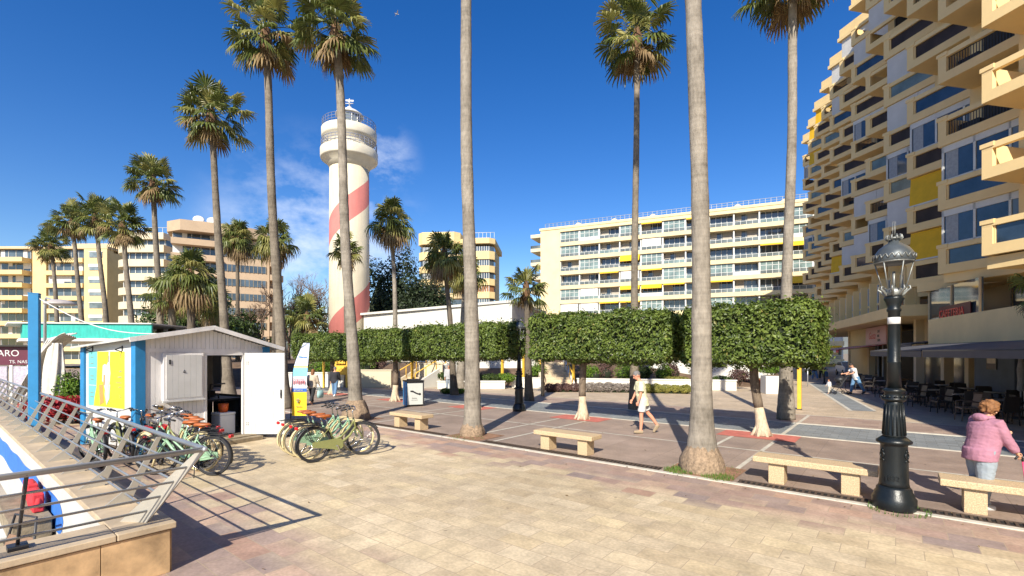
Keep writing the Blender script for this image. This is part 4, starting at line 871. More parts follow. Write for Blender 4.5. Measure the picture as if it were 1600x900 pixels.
def hedge(u0, u1, z0, z1, utr, vtr, label, seed, lean=0.0, dens=820, fork=True, vh=1.05):
    rn = random.Random(seed); c = W(utr, vtr); t = thing('clipped_tree', label, 'tree', c, TH, 'box clipped trees in a row'); x0, x1 = u0-utr, u1-utr
    b = MB(); L = x1-x0; Hh = z1-z0
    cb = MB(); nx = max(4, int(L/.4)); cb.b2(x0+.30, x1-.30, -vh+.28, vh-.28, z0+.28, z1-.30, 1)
    def bump(x, y, z):
        h = noise.noise(V((x*4.2, y*4.2+seed, z*4.2))); return .17*noise.noise(V((x*1.1+seed*7, y*1.1, z*1.3)))+.12*h-(.16 if h > .28 else 0)
    areas = [('f', L*Hh), ('k', L*Hh*.5), ('t', L*2*vh), ('u', L*2*vh*.6), ('l', Hh*2*vh), ('r', Hh*2*vh)]
    for nm, ar in areas:
        for i in range(int(ar*dens)):
            a, c2 = rn.random(), rn.random(); d = abs(rn.gauss(0, .09))
            if nm == 'f': p = V((x0+a*L, -vh, z0+c2*Hh)); n = V((0, -1, 0))
            elif nm == 'k': p = V((x0+a*L, vh, z0+c2*Hh)); n = V((0, 1, 0))
            elif nm == 't': p = V((x0+a*L, -vh+c2*2*vh, z1)); n = V((0, 0, 1))
            elif nm == 'u': p = V((x0+a*L, -vh+c2*2*vh, z0)); n = V((0, 0, -1))
            elif nm == 'l': p = V((x0, -vh+c2*2*vh, z0+a*Hh)); n = V((-1, 0, 0))
            else: p = V((x1, -vh+c2*2*vh, z0+a*Hh)); n = V((1, 0, 0))
            # round the box edges
            mx = V((x0+.38, -vh+.38, z0+.34)); mn = V((x1-.38, vh-.38, z1-.38)); q = V((min(max(p.x, mx.x), mn.x), min(max(p.y, mx.y), mn.y), min(max(p.z, mx.z), mn.z)))
            e = p-q
            if e.length > 1e-4: ee = e.normalized(); p = q+ee*.37; n = (n+ee).normalized()
            bu = bump(p.x, p.y, p.z); p = p+n*(bu-d+(rn.uniform(.06, .22) if rn.random() < .035 else 0))
            leaf(b, p, (n+V((0, 0, .35))).normalized(), .10*rn.choice((.7, 1, 1, 1.25)), rn, 2 if rn.random() < .018 else 0, .55)
    me = b; me.add(cb.v, cb.f, 1); me.obj('crown', [HL, HCORE, LY], t)
    b = MB(); H = z0+.35; n = 12; pts = []; rs = []
    for i in range(n+1): f = i/n; pts.append(V((lean*(1-f)*-1*0+lean*f+.03*math.sin(f*6+seed), .03*math.sin(f*4), H*f))); rs.append(.125*(1+.9*math.exp(-(f*H/.28)**1.3)-.1*f)*rn.uniform(.95, 1.06))
    k = next(i for i in range(n+1) if pts[i].z > .58)
    b.tube(pts[k:], rs[k:], 12, 0); b.tube(pts[:k+1], rs[:k+1], 12, 1)
    for a, l in ((.5, .55), (-.6, .5), (.1, .4), (.9, .5), (-1.0, .45)): b.tube([pts[-3]+V((0, 0, -.1)), pts[-3]+V((a*.4, .1, .25)), pts[-3]+V((a*1.3, .15*l, .9))], [.075, .06, .035], 8, 0)
    for i in range(7): aa = i*.9+seed; b.tube([V((.1*math.cos(aa), .1*math.sin(aa), .3)), V((.19*math.cos(aa), .19*math.sin(aa), .08)), V((.27*math.cos(aa), .27*math.sin(aa), -.02))], [.03, .055, .04], 6, 1)
    b.obj('trunk', [TBARK, LIME], t)
hedge(-4.75, -1.35, 1.93, 3.55, -2.86, 14.4, 'box clipped tree nearest the zigzag block, leaning trunk with limewashed foot', 1, -.22, vh=1.2)
hedge(-10.0, -4.9, 1.97, 3.55, -8.35, 14.15, 'box clipped tree in the middle with a forked trunk behind the walking man', 2, .05)
hedge(-16.3, -11.3, 2.0, 3.45, -13.3, 14.1, 'box clipped tree whose trunk hides behind the central pale palm', 3, 0)
hedge(-20.5, -16.3, 1.92, 3.35, -18.35, 13.95, 'box clipped tree left of the litter bin', 4, 0)
hedge(-26.9, -20.5, 1.88, 3.3, -24.1, 14.1, 'box clipped tree at the left end of the row behind the feather flag', 5, 0, 620)
# ---- shrubs, beds, trees behind
def crown_cloud(b, clumps, n, size, rn, m=0, asp=.5, shell=.35):
    tot = sum(r[0]*r[1]+r[0]*r[2] if hasattr(r, '__len__') else 2*r*r for c, r in clumps)
    for c, r in clumps:
        r = r if hasattr(r, '__len__') else (r, r, r); k = int(n*(r[0]*r[1]+r[0]*r[2])/tot)
        for i in range(k):
            d = V((rn.gauss(0, 1), rn.gauss(0, 1), rn.gauss(0, 1))).normalized(); f = 1-abs(rn.gauss(0, shell))
            f *= 1+.28*noise.noise(d*2.2+V(c))
            p = V(c)+V((d.x*r[0]*f, d.y*r[1]*f, d.z*r[2]*f)); leaf(b, p, (d+V((0, 0, .3))).normalized(), size, rn, m, asp)
SG = leafmat('shrub_green', (.06, .13, .012), (.20, .32, .03), .5, .3, 3); SP = leafmat('shrub_purple', (.06, .03, .03), (.18, .10, .08), .6, .15, 3); SY = leafmat('shrub_yellow_green', (.16, .17, .03), (.38, .34, .08), .55, .25, 3); SD = leafmat('shrub_dark', (.02, .045, .008), (.08, .12, .02), .5, .2, 3); SR = leafmat('red_flowers', (.22, .01, .015), (.5, .03, .04), .6, .2, 6); SGY = leafmat('grey_herb', (.16, .13, .11), (.36, .31, .27), .7, .1, 4)
def shrub(px, py, Z, w, h, m, label, name='shrub', cat='shrub', n=700, size=.11, z=None, group='shrubs in the garden beds', dep=None):
    c = at(px, Z, py); zb = max(0, c.z-h/2) if z is None else z; rn = random.Random(int(px*7+py)); t = thing(name, label, cat, (c.x, c.y, zb), 0, group)
    b = MB(); d = dep or w*.8; cl = [((rn.uniform(-.2, .2)*w, rn.uniform(-.2, .2)*d, h*.5), (w*.42, d*.42, h*.48))]+[((rn.uniform(-.35, .35)*w, rn.uniform(-.3, .3)*d, h*rn.uniform(.35, .7)), (w*.24, d*.24, h*.3)) for _ in range(4)]
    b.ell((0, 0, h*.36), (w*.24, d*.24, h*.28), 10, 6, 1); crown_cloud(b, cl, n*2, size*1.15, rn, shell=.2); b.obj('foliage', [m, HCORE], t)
    b = MB()
    for i in range(4): a = i*1.6; b.tube([(0, 0, -.15), (.25*w*math.cos(a), .25*d*math.sin(a), h*.6)], [.03, .012], 5)
    b.obj('stems', TBARK, t)
for args in [(929, 584, 32.5, 1.5, 1.2, SG, 'bright green shrub right of the pale garden steps'), (947, 580, 33.5, 1.6, 1.4, SP, 'purple brown shrub next to the bright green one by the steps'), (973, 582, 32.6, 1.7, 1.35, SG, 'rounded green shrub just left of the walking man'),
    (1009, 583, 32.6, 1.4, 1.0, SD, 'dark olive shrub just right of the walking man'), (1033, 582, 32.2, 1.5, 1.15, SG, 'vivid lime green shrub midway between the walking man and the near palm'), (1054, 581, 32.4, 1.4, 1.2, SP, 'purple brown shrub against the left side of the near palm trunk'),
    (1057, 594, 30.6, 1.6, .5, SY, 'low yellow green shrub below the purple one near the palm trunk'), (1128, 594, 29.8, 1.7, .6, SD, 'low dark green shrub right of the near palm trunk'), (1156, 588, 29.8, 1.4, .9, SP, 'purple shrub left of the white block'), (1143, 568, 35, 1.6, .9, SG, 'green shrub above the upper white wall'), (1208, 578, 29.5, 1.6, .5, SG, 'flat green plant on top of the white block'),
    (497, 575, 33, 2.2, 1.5, SG, 'green shrub on the white wall behind the strolling couple'), (522, 575, 33.5, 2.0, 1.4, SG, 'green shrub behind the yellow stand'), (568, 573, 33, 2.2, 1.6, SG, 'green shrub left of the first garden steps'), (585, 568, 34, 1.6, 1.3, SP, 'brownish shrub beside the first garden steps'), (700, 588, 30.6, 1.6, .6, SD, 'dark low plant in the planter left of the central palm'), (735, 590, 30.6, 1.8, .6, SD, 'dark low plant in the planter behind the central palm'), (768, 590, 30.6, 1.7, .55, SD, 'dark low plant at the right end of the planter'), (795, 590, 30.6, 1.4, .6, SG, 'green plant left of the second lamp post'), (838, 577, 33, 1.5, 1.1, SG, 'green shrub between the second lamp post and the pale steps')]: shrub(*args)
def lowhedge(p, q, w, h, m, label, n):
    p, q = V(p), V(q); c = (p+q)/2; L = (q-p).length; t = thing('low_hedge', label, 'hedge', c, math.atan2(q.y-p.y, q.x-p.x), 'low herb hedges'); rn = random.Random(int(L*100)); b = MB(); k = max(3, int(L/.5)); cl = []
    for i in range(k): cl.append(((-L/2+(i+.5)*L/k, rn.uniform(-.05, .05), h*.5), (L/k*.75, w*.5, h*rn.uniform(.45, .62))))
    b.b2(-L/2+.1, L/2-.1, -w*.2, w*.2, 0, h*.4, 1); crown_cloud(b, cl, n*3, .10, rn, asp=.4, shell=.2); b.obj('foliage', [m, HCORE], t)
lowhedge(at(852, 27.6), at(905, 27.8), .8, .5, SP, 'brownish low hedge in front of the pale garden steps', 1500); lowhedge(at(915, 27.6), at(990, 27.2), .8, .55, SGY, 'greyish purple low hedge left of the walking man', 2200); lowhedge(at(1004, 27.0), at(1078, 26.4), .8, .5, SY, 'yellow green low hedge right of the walking man', 2200); lowhedge(at(690, 26.5), at(726, 26.5), .7, .3, SG, 'small green ground plant strip left of the central palm base', 600)
# dark evergreens behind the hall
ED = leafmat('evergreen', (.008, .018, .008), (.045, .07, .02), .55, .15, 1.2)
def bigtree(px, Z, w, h, m, label, n=2600, size=.34, seed=1, trunk=.25, z=1.4, clump=17, base=.1):
    c = at(px, Z); rn = random.Random(seed); t = thing('evergreen_tree', label, 'tree', (c.x, c.y, z), 0, 'dark evergreen trees'); b = MB(); cl = []
    for i in range(clump): f = rn.random(); ww = w*(.5 if f < .6 else .36); cl.append(((rn.uniform(-.5, .5)*w*(1-f*.6), rn.uniform(-.5, .5)*w*(1-f*.6), h*(base+.12+f*(.8-base))), (ww*rn.uniform(.5, .8), ww*rn.uniform(.5, .8), h*rn.uniform(.12, .22))))
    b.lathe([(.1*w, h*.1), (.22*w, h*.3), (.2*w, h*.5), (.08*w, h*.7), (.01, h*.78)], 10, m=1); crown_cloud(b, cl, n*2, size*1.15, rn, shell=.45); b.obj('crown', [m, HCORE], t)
    b = MB(); b.tube([(0, 0, -.2), (0, 0, h*.4)], [trunk, trunk*.6], 8); b.obj('trunk', TBARK, t)
bigtree(592, 60, 7, 12.6, ED, 'dark evergreen tree touching the right side of the lighthouse', 2600, .36, 1); bigtree(624, 58, 6, 13.2, ED, 'tallest dark evergreen right of the lighthouse with a pointed top', 2600, .36, 2); bigtree(655, 57, 7, 10.6, ED, 'dark evergreen behind the left end of the white hall', 2600, .36, 3); bigtree(682, 60, 6, 9.2, ED, 'dark evergreen behind the leaning palm', 2000, .36, 4)
bigtree(470, 62, 6.5, 8.5, SD, 'dull green tree under the bare branches left of the lighthouse', 1600, .36, 6); bigtree(345, 46, 6, 6.5, SD, 'dark green tree behind the kiosk roof', 1500, .34, 8); bigtree(282, 40, 6, 6.2, SD, 'olive tree left of the broad shaggy palm', 1500, .3, 9); bigtree(390, 52, 6, 5.5, SD, 'low dark tree behind the open kiosk door', 1300, .34, 10)
# bare trees
TW = mat('bare_twigs', (.19, .125, .085), .9, .2, 3)
def bare(px, Z, h, label, seed, sp=.55):
    c = at(px, Z); rn = random.Random(seed); t = thing('bare_tree', label, 'tree', (c.x, c.y, 1.2), 0, 'leafless trees'); tr = MB(); br = MB()
    def grow(b, p, d, l, r, dep):
        q = p+d*l; mid = p+d*l*.5+V((rn.uniform(-1, 1), rn.uniform(-1, 1), 0))*l*.06; b.tube([p, mid, q], [r, r*.85, r*.66], 6 if dep < 2 else 4, cap=False)
        if dep >= 6: return
        for i in range(3 if dep < 4 else 2+(rn.random() < .5)):
            a = V((rn.gauss(0, 1), rn.gauss(0, 1), rn.gauss(0, .6))); nd = (d+a.normalized()*sp+V((0, 0, .12))).normalized(); grow(br, q-d*l*rn.uniform(0, .35), nd, l*rn.uniform(.62, .84), max(.015, r*.62), dep+1)
    grow(tr, V((0, 0, -.3)), V((0, 0, 1)), h*.27, h*.017, 0); tr.obj('trunk', TW, t); br.obj('crown', TW, t)
bare(452, 58, 12.5, 'leafless brown tree between the tall palm and the lighthouse', 1); bare(490, 60, 13.5, 'leafless brown tree touching the left side of the lighthouse', 2); bare(405, 52, 9, 'leafless tree in front of the tan pink block', 3); bare(262, 44, 8, 'leafless tree in front of the cream rounded block', 4); bare(340, 50, 8.5, 'leafless tree behind the broad shaggy palm', 5); bare(514, 66, 10, 'leafless tree peeping out left of the lighthouse foot', 6)

# posts, white block, yellow stand
def post(px, py, h, label, m=YELLOWP):
    t = thing('support_post', label, 'post', gp(px, py), TH, 'square posts under the clipped trees'); b = MB(); b.b2(-.07, .07, -.07, .07, 0, h); b.obj('shaft', m, t, bevel=.008); b = MB(); b.b2(-.085, .085, -.085, .085, 0, .035); b.obj('foot', DARKMETAL, t)
post(1249, 640, 1.98, 'yellow square post right of the palm at the right'); post(848, 619, 2.1, 'olive brown square post left of the forked tree', WOODY); post(785, 606, 2.3, 'yellow square post left of the second lamp post'); post(818, 603, 2.3, 'yellow square post just right of the second lamp post'); post(896, 604, 2.2, 'yellow square post beside the right stringer of the pale steps'); post(1183, 606, 2.2, 'thin yellow post seen behind the leaning trunk'); post(644, 604, 2.3, 'yellow square post behind the litter bin')
t = thing('white_block', 'white rendered planter block behind the palm at the right', 'planter', gp(1213, 615), R(-12)); b = MB(); b.b2(-.65, .65, -.4, .6, 0, 1.0); b.obj('body', WHITEWALL, t, bevel=.02); b = MB(); b.b2(-.55, .55, -.3, .5, 1.002, 1.03); b.obj('soil', BEDM, t)
t = thing('wooden_crate', 'reddish wooden bin left of the white block', 'bin', gp(1186, 612), 0); b = MB(); b.b2(-.3, .3, -.2, .2, 0, .75); b.obj('body', mat('red_wood', (.24, .06, .03), .7, .2, 4), t, bevel=.01); b = MB(); b.b2(-.33, .33, -.23, .23, .752, .80); b.obj('lid', WOODY, t)
t = thing('yellow_stand', 'yellow slatted stand behind the person in the dark jacket', 'stand', gp(524, 606), 0)
for x in (-.75, .75): b = MB(); b.b2(x-.06, x+.06, -.06, .06, 0, 1.75); b.obj('post', YELLOWP, t)
b = MB(); b.b2(-.2, 1.05, -.05, .05, .85, 1.55); b.b2(.05, .7, -.2, .2, 1.56, 1.95); b.obj('panel', YELLOWP, t, bevel=.02)

# ================================================================ KIOSK
KW = mat('white_planks', (.74, .71, .68), .75, .16, 2.2, .1, 20, stretch=(1, 1, .35)); KW2 = mat('white_board', (.56, .55, .53), .6, .09, 1.5); KROOF = mat('roof_sheet', (.45, .44, .41), .7, .2, 2)
hut = thing('kiosk', 'white wooden bicycle hire kiosk with blue corner posts and open door', 'kiosk', (-8.24, 10.41, 0), math.atan2(.874, .485)); HWid, HDep, EV, RG, EVR = 3.1, 2.65, 2.57, 2.86, 2.45
def roofz(x, y=0): return (EV+(RG-EV)*x/(HWid/2) if x < HWid/2 else RG+(EVR-RG)*(x-HWid/2)/(HWid/2))-.06*y
b = MB(); x = .17
while x < HWid-.17:
    w = .098; z1 = min(roofz(x), roofz(x+w))-.02; z0 = .14
    if 1.40 < x+w/2 < 2.44: z0 = 2.26
    b.b2(x+.003, x+w-.003, .0, .03, z0, z1); x += w
b.b2(.17, HWid-.17, .031, .04, 2.26, EVR-.04); b.b2(.17, 1.42, .031, .04, .14, 2.26); b.b2(2.44, HWid-.17, .031, .04, .14, 2.26); b.b2(.17, HWid-.17, -.012, -.001, 2.27, 2.36)
b.obj('front_wall', KW, hut)
b = MB(); b.slab([(0, .17, .14), (0, HDep, .14), (0, HDep, roofz(0, HDep)-.01), (0, .17, roofz(0, .17)-.01)], (1, 0, 0), .04); b.obj('side_wall', KW2, hut)
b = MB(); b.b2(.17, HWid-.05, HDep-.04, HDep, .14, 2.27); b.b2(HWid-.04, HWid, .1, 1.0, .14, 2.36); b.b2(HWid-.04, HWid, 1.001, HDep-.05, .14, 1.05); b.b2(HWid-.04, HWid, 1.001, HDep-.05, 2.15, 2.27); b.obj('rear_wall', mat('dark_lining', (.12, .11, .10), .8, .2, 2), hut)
b = MB(); b.b2(.05, HWid-.05, .05, HDep-.05, .06, .14); b.obj('floor', mat('plank_floor', (.10, .08, .06), .8, .3, 4), hut)
for (cx, cy) in ((0.07, .07), (HWid-.07, .07), (.05, HDep-.06)): b = MB(); b.b2(cx-.10, cx+.10, cy-.10, cy+.10, .02, min(roofz(cx-.1, cy+.1), roofz(cx+.1, cy+.1))-.01); b.obj('corner_post', BLUE, hut, bevel=.006)
b = MB()
for xa, xb in ((-.20, HWid/2), (HWid/2, HWid+.35)):
    q = [(xa, -.18), (xb, -.18), (xb, HDep+.14), (xa, HDep+.14)]; b.slab([(x, y, roofz(x, y)) for x, y in q], (0, 0, 1), .045)
b.obj('roof', KROOF, hut)
b = MB(); y = -.195; b.bar((-.20, y, roofz(-.2)+.01), (HWid/2, y, RG+.02), .03, .10); b.bar((HWid/2, y, RG+.02), (HWid+.35, y, roofz(HWid+.35)+.01), .03, .10); b.obj('barge_board', KW, hut)
# shuttered hatch
b = MB(); b.b2(.50, 1.36, -.075, -.001, 1.16, 2.26); b.obj('hatch_frame', KW, hut)
b = MB()
for i in range(6): b.b2(.55+i*.128, .55+(i+1)*.128-.003, -.095, -.0755, 1.21, 2.21)
b.b2(.47, 1.39, -.12, -.076, 1.125, 1.158); o = b.obj('hatch', KW2, hut)
b = MB(); b.b2(.60, .635, -.11, -.0955, 2.0, 2.1); b.tube([(.93, -.10, 1.86), (.90, -.10, 1.80), (.96, -.10, 1.80)], .006, 5); b.obj('latch', DARKMETAL, o)
# door
b = MB()
for i in range(11): b.b2(i*.0935+.002, (i+1)*.0935-.002, -.02, .02, 0, 2.14)
b.b2(.03, 1.0, .021, .045, .2, .32); b.b2(.03, 1.0, .021, .045, 1.8, 1.92); dro = b.obj('door', KW2, hut, (2.42, -.03, .12), R(-58))
b = MB(); b.b2(.93, .96, -.045, -.021, .95, 1.17); b.tube([(.945, -.05, .98), (.945, -.075, 1.06), (.945, -.05, 1.14)], .008, 6); b.obj('handle', DARKMETAL, dro)
b = MB()
for z in (.25, .3, 1.85, 1.9): b.ell((.06, -.022, z), .012, 6, 4); b.ell((.1, -.022, z), .012, 6, 4)
b.obj('hinge_bolts', DARKMETAL, dro)
b = MB(); b.b2(1.42, 1.48, -.01, .06, .12, 2.26); b.b2(2.38, 2.44, -.01, .06, .12, 2.26); b.b2(1.4, 2.46, -.01, .06, 2.2, 2.27); b.obj('door_frame', KW, hut)
b = MB(); b.b2(1.3, 2.6, -.55, -.02, .0, .10); b.b2(1.35, 2.55, -.35, -.03, .101, .13); b.obj('doorstep', WOODY, hut, bevel=.01)
b = MB(); b.b2(.42, .5, -.06, 0, .98, 1.06); b.tube([(.46, -.05, 1.0), (.46, -.14, .98), (.40, -.2, .98)], .014, 6); b.obj('tap', mat('brass_tap', (.45, .3, .1), .4, .2, 8, metal=.7), hut)
# poster with flat shapes
PT = mat('poster_turquoise', (.14, .46, .44), .55, .06, 2); PYL = mat('poster_yellow', (.68, .57, .03), .55, .04, 2); PWH = mat('poster_pale', (.75, .74, .60), .55, .1, 5); PLG = mat('poster_light_green', (.42, .66, .45), .55, .12, 5); PGR = mat('poster_grey', (.25, .24, .2), .55, .1, 5); POR = mat('poster_orange', (.75, .28, .08), .55, .05, 3)
pst = MB()
def pq(y0, y1, z0, z1, m, lay): pst.add([(-.012-lay*.004, y0, z0), (-.012-lay*.004, y1, z0), (-.012-lay*.004, y1, z1), (-.012-lay*.004, y0, z1)], [(0, 3, 2, 1)], m)
def pp(pts, m, lay): pst.add([(-.012-lay*.004, y, z) for y, z in pts], [tuple(range(len(pts)))], m)
pst.b2(-.012, -.001, .46, 2.34, .99, 2.30, 2); pq(1.85, 2.32, 1.0, 2.29, 0, 1); pq(.49, 1.85, 1.0, 2.29, 1, 1)
pp([(1.85, 1.95), (1.85, 1.0), (2.02, 1.0), (1.98, 1.2), (1.88, 1.45)], 1, 2)
pp([(1.55, 1.96), (1.45, 2.0), (1.34, 1.98), (1.28, 2.06), (1.24, 2.29), (1.18, 2.29), (1.2, 2.0), (1.16, 1.8), (1.2, 1.58), (1.28, 1.2), (1.34, 1.15), (1.5, 1.55), (1.58, 1.6)], 2, 2)
pp([(1.5, 1.75), (1.42, 1.75), (1.44, 1.5), (1.52, 1.5)], 6, 3); pp([(1.26, 2.2), (1.22, 2.2), (1.24, 2.04), (1.28, 2.04)], 4, 3); pp([(1.36, 1.6), (1.16, 1.52), (1.2, 1.2), (1.35, 1.04), (1.45, 1.3)], 3, 3)
pp([(1.33, 1.62), (1.26, 1.62), (1.28, 1.26), (1.34, 1.26)], 2, 4); pp([(1.75, 1.5), (1.55, 1.52), (1.5, 1.1), (1.7, 1.02)], 5, 2)
for z, y0, y1, m in ((1.83, .62, .74, 4), (1.7, .62, .80, 4), (1.57, .62, .88, 6), (1.47, .62, .78, 6), (1.28, .64, .72, 5), (1.24, .62, .72, 5)): pq(y0, y1, z, z+.022, m, 2)
pp([(.70, 2.24), (.66, 2.24), (.66, 2.14), (.68, 2.12)], 6, 2)
for z in (1.9, 1.48): pq(1.90, 2.28, z, z+.01, 2, 2)
for z in (2.15, 2.0, 1.7, 1.62, 1.3, 1.2): pq(2.05, 2.2, z, z+.015, 4, 2)
pst.obj('poster', [PT, PYL, PWH, PLG, PGR, POR, mat('poster_brown', (.42, .26, .12), .5, .2, 6)], hut)
for y in (.62, 2.12): b = MB(); b.bar((-.005, y, 2.40), (-.14, y, 2.33), .02, .02); b.bar((-.14, y, 2.33), (-.005, y, 2.28), .02, .02); b.b2(-.015, -.001, y-.015, y+.015, 2.26, 2.42); b.obj('bracket', BLACK, hut)
def inhut(x, y, z=0): a = math.atan2(.874, .485); return V((-8.24, 10.41, z))+Matrix.Rotation(a, 3, 'Z') @ V((x, y, 0))
ha = math.atan2(.874, .485)
t = thing('cool_box', 'white cool box standing just inside the kiosk door', 'cool box', inhut(2.12, .42, .14), ha); b = MB(); b.b2(-.2, .2, -.2, .2, 0, .50); b.obj('body', SLATW, t, bevel=.02); b = MB(); b.b2(-.21, .21, -.21, .21, .502, .57); b.obj('lid', SLATW, t, bevel=.02)
t = thing('bucket', 'orange bucket on top of the white cool box', 'bucket', inhut(2.12, .42, .711), ha); b = MB(); b.lathe([(.10, 0), (.13, .22), (.12, .22), (.09, .02)], 16); b.obj('body', mat('orange_plastic', (.7, .12, .015), .4, .1, 4), t); b = MB(); b.torus((0, 0, .2), .125, .006, 'X', 20, 5, a0=0, a1=PI); b.obj('handle', DARKMETAL, t)
t = thing('workbench', 'dark workbench with tools inside the kiosk', 'bench', inhut(2.45, 1.75, .14), ha)
b = MB(); b.b2(-.5, .55, -.75, .6, .80, .86); b.obj('bench_top', DARKMETAL, t)
for x in (-.45, .5):
    for y in (-.7, .55): b = MB(); b.b2(x-.03, x+.03, y-.03, y+.03, 0, .80); b.obj('leg', DARKMETAL, t)
b = MB(); b.tube([(-.3, -.6, .87), (-.2, -.5, 1.25), (.3, -.3, 1.25)], .02, 6); b.box((.1, .3, .95), (.4, .25, .17)); b.box((-.2, 0, .93), (.3, .3, .13)); b.tube([(.3, -.2, .3), (.0, -.5, .95), (-.4, -.7, .95)], .02, 6); b.obj('tools', BLACK, t)

# ================================================================ LEFT BACKGROUND
t = thing('blue_post', 'tall square blue post rising left of the kiosk', 'post', (*at(54, 11.6).xy, 0), R(30)); b = MB(); b.b2(-.095, .095, -.095, .095, 0, 3.69); b.obj('shaft', BLUE, t, bevel=.01); b = MB(); b.b2(-.098, .098, -.098, .098, 3.692, 3.72); b.obj('cap', BLUE, t)
rs = thing('restaurant', 'beach restaurant pavilion with turquoise roof edge behind the kiosk', 'building', (*at(110, 24).xy, 0), R(6))
TQ = mat('turquoise_canvas', (.02, .36, .30), .6, .18, 5, .3, 10, stretch=(2, 2, .5)); cx = at(110, 24).x
xa, xb = at(42, 24).x-cx, at(228, 24).x-cx
b = MB(); b.b2(xa, xb, 0, .12, 3.02, 3.74); b.prism([(xa, 0), (xa+.02, .12), (xa-2.6, 3.2), (xa-2.7, 3.1)], 3.02, 3.70); b.obj('fascia', TQ, rs)
b = MB(); b.prism([(xa-.05, -.15), (xb+.3, -.15), (xb+.3, 8), (xa-2.8, 8), (xa-2.8, 3)], 2.86, 3.0); b.prism([(xa-.6, -.1), (xb+.05, -.1), (xb+.05, 8), (xa-2.8, 8), (xa-3.4, 3)], 3.745, 3.8); b.obj('roof', WHITE, rs)
for x in (xa+.2, -.9, 1.4, xb-.3): b = MB(); b.b2(x-.08, x+.08, .1, .26, 0, 2.86); b.obj('column', WHITE, rs)
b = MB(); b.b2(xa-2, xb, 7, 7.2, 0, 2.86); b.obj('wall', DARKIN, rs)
for p0_, p1_ in ((-1.35, 1.3), (1.5, xb-.45)): b = MB(); b.b2(p0_, p1_, .3, .4, 0, .78); b.obj('panel', TQ, rs)
sg = thing('menu_sign', 'dark red restaurant sign with white capitals at the left edge over menu boards', 'sign', (*at(18, 21.5).xy, 0), R(12))
DRED = mat('maroon_sign', (.10, .012, .03), .5, .15, 3)
b = MB(); b.b2(-2.2, .75, -.05, .05, 1.72, 2.55); b.obj('board', DRED, sg, bevel=.01); b = MB(); b.b2(-2.2, .9, -.25, .2, 2.552, 2.62); b.obj('roof', DARKIN, sg)
text('lettering', 'ARO', .40, SHUT, sg, (-.50, -.055, 2.12), (1, 0, 0), (0, 0, 1)); text('lettering', 'TS. NAS', .2, SHUT, sg, (-.05, -.055, 1.8), (1, 0, 0), (0, 0, 1))
MENU = mat('menu_board', (.42, .38, .44), .6, .3, 14)
for x in (-1.5, -.5, .45): b = MB(); b.b2(x-.42, x+.35, -.04, .04, .3, 1.66); b.obj('menu_board', MENU, sg)
for x in (-1.0, .02, .75): b = MB(); b.b2(x-.06, x+.06, -.07, .05, 0, 1.71); b.obj('column', WHITE, sg)
# gathered awning cloth
CLO = mat('off_white_canvas', (.62, .58, .51), .85, .15, 6, .25, 20); t = thing('folded_awning', 'gathered off white awning cloth hanging on hoops between the blue post and the restaurant', 'awning', (*at(75, 16.5).xy, 0), R(0))
b = MB(); na, nb_ = 30, 64; vs = []
for i in range(na+1):
    a = i/na
    for j in range(nb_+1):
        c = j/nb_; fo = math.sin(c*38+a*2.2)+.5*math.sin(c*17+a*5+1)
        x = 1.05-.5*c-(1.75-.45*c)*a**1.15+.05*fo*a; y = -.5+1.0*c; z = 2.92-.12*c-(2.25-.55*c)*a**1.8+.06*fo*(.35+a*.6)
        vs.append((x, y, z))
b.add(vs, [(i*(nb_+1)+j, i*(nb_+1)+j+1, (i+1)*(nb_+1)+j+1, (i+1)*(nb_+1)+j) for i in range(na) for j in range(nb_)], 0, True)
o = b.obj('cloth', CLO, t); so = o.modifiers.new('thick', 'SOLIDIFY'); so.thickness = .012
b = MB(); vs = []
for i in range(25):
    a = i/24
    for j in range(33):
        c = j/32*2*PI; r = .10+.10*math.sin(a*PI)+.035*math.sin(c*7+a*3); vs.append((.62-.15*a+r*1.5*math.cos(c), -.35+r*math.sin(c), 2.6-2.4*a))
b.add(vs, [(i*33+j, i*33+j+1, (i+1)*33+j+1, (i+1)*33+j) for i in range(24) for j in range(32)], 0, True); b.obj('hanging_end', CLO, t)
for i in range(3): b = MB(); b.tube([(1.0-.2*i, .1*i, 2.95), (.2-.2*i, .1*i, 2.75), (-.6-.05*i, .1*i, 1.9), (-.95, .1*i, .75), (-.95, .1*i, 0)], .022, 6); b.obj('hoop', WHITE, t)
# lamp with flat dome
t = thing('street_light', 'dome shaped street light with flat grey shade above the turquoise roof', 'street lamp', (*at(63, 20).xy, 0)); b = MB(); b.tube([(0, .2, 0), (0, .2, 4.45), (.1, .15, 4.6), (.85, 0, 4.42)], [.06, .05, .035, .03], 8); b.obj('pole', METAL, t); b = MB(); b.lathe([(.04, .22), (.3, .18), (.52, .06), (.55, 0), (.45, -.03), (.05, -.03)], 20, (.85, 0, 4.3)); b.obj('shade', mat('grey_shade', (.42, .38, .36), .5, .15, 4), t)
t = thing('cable', 'slack white cable running from the blue post to the kiosk roof', 'cable', (*at(60, 11.6).xy, 3.6)); p0 = V((0, 0, 0)); p1 = V((-8.4, 11.4, 2.72))-V((*at(60, 11.6).xy, 3.6)); b = MB(); b.tube([p0.lerp(p1, i/12)-V((0, 0, .28*math.sin(PI*i/12))) for i in range(13)], .012, 6); b.obj('wire', SHUT, t)
G5 = 'plants by the restaurant'
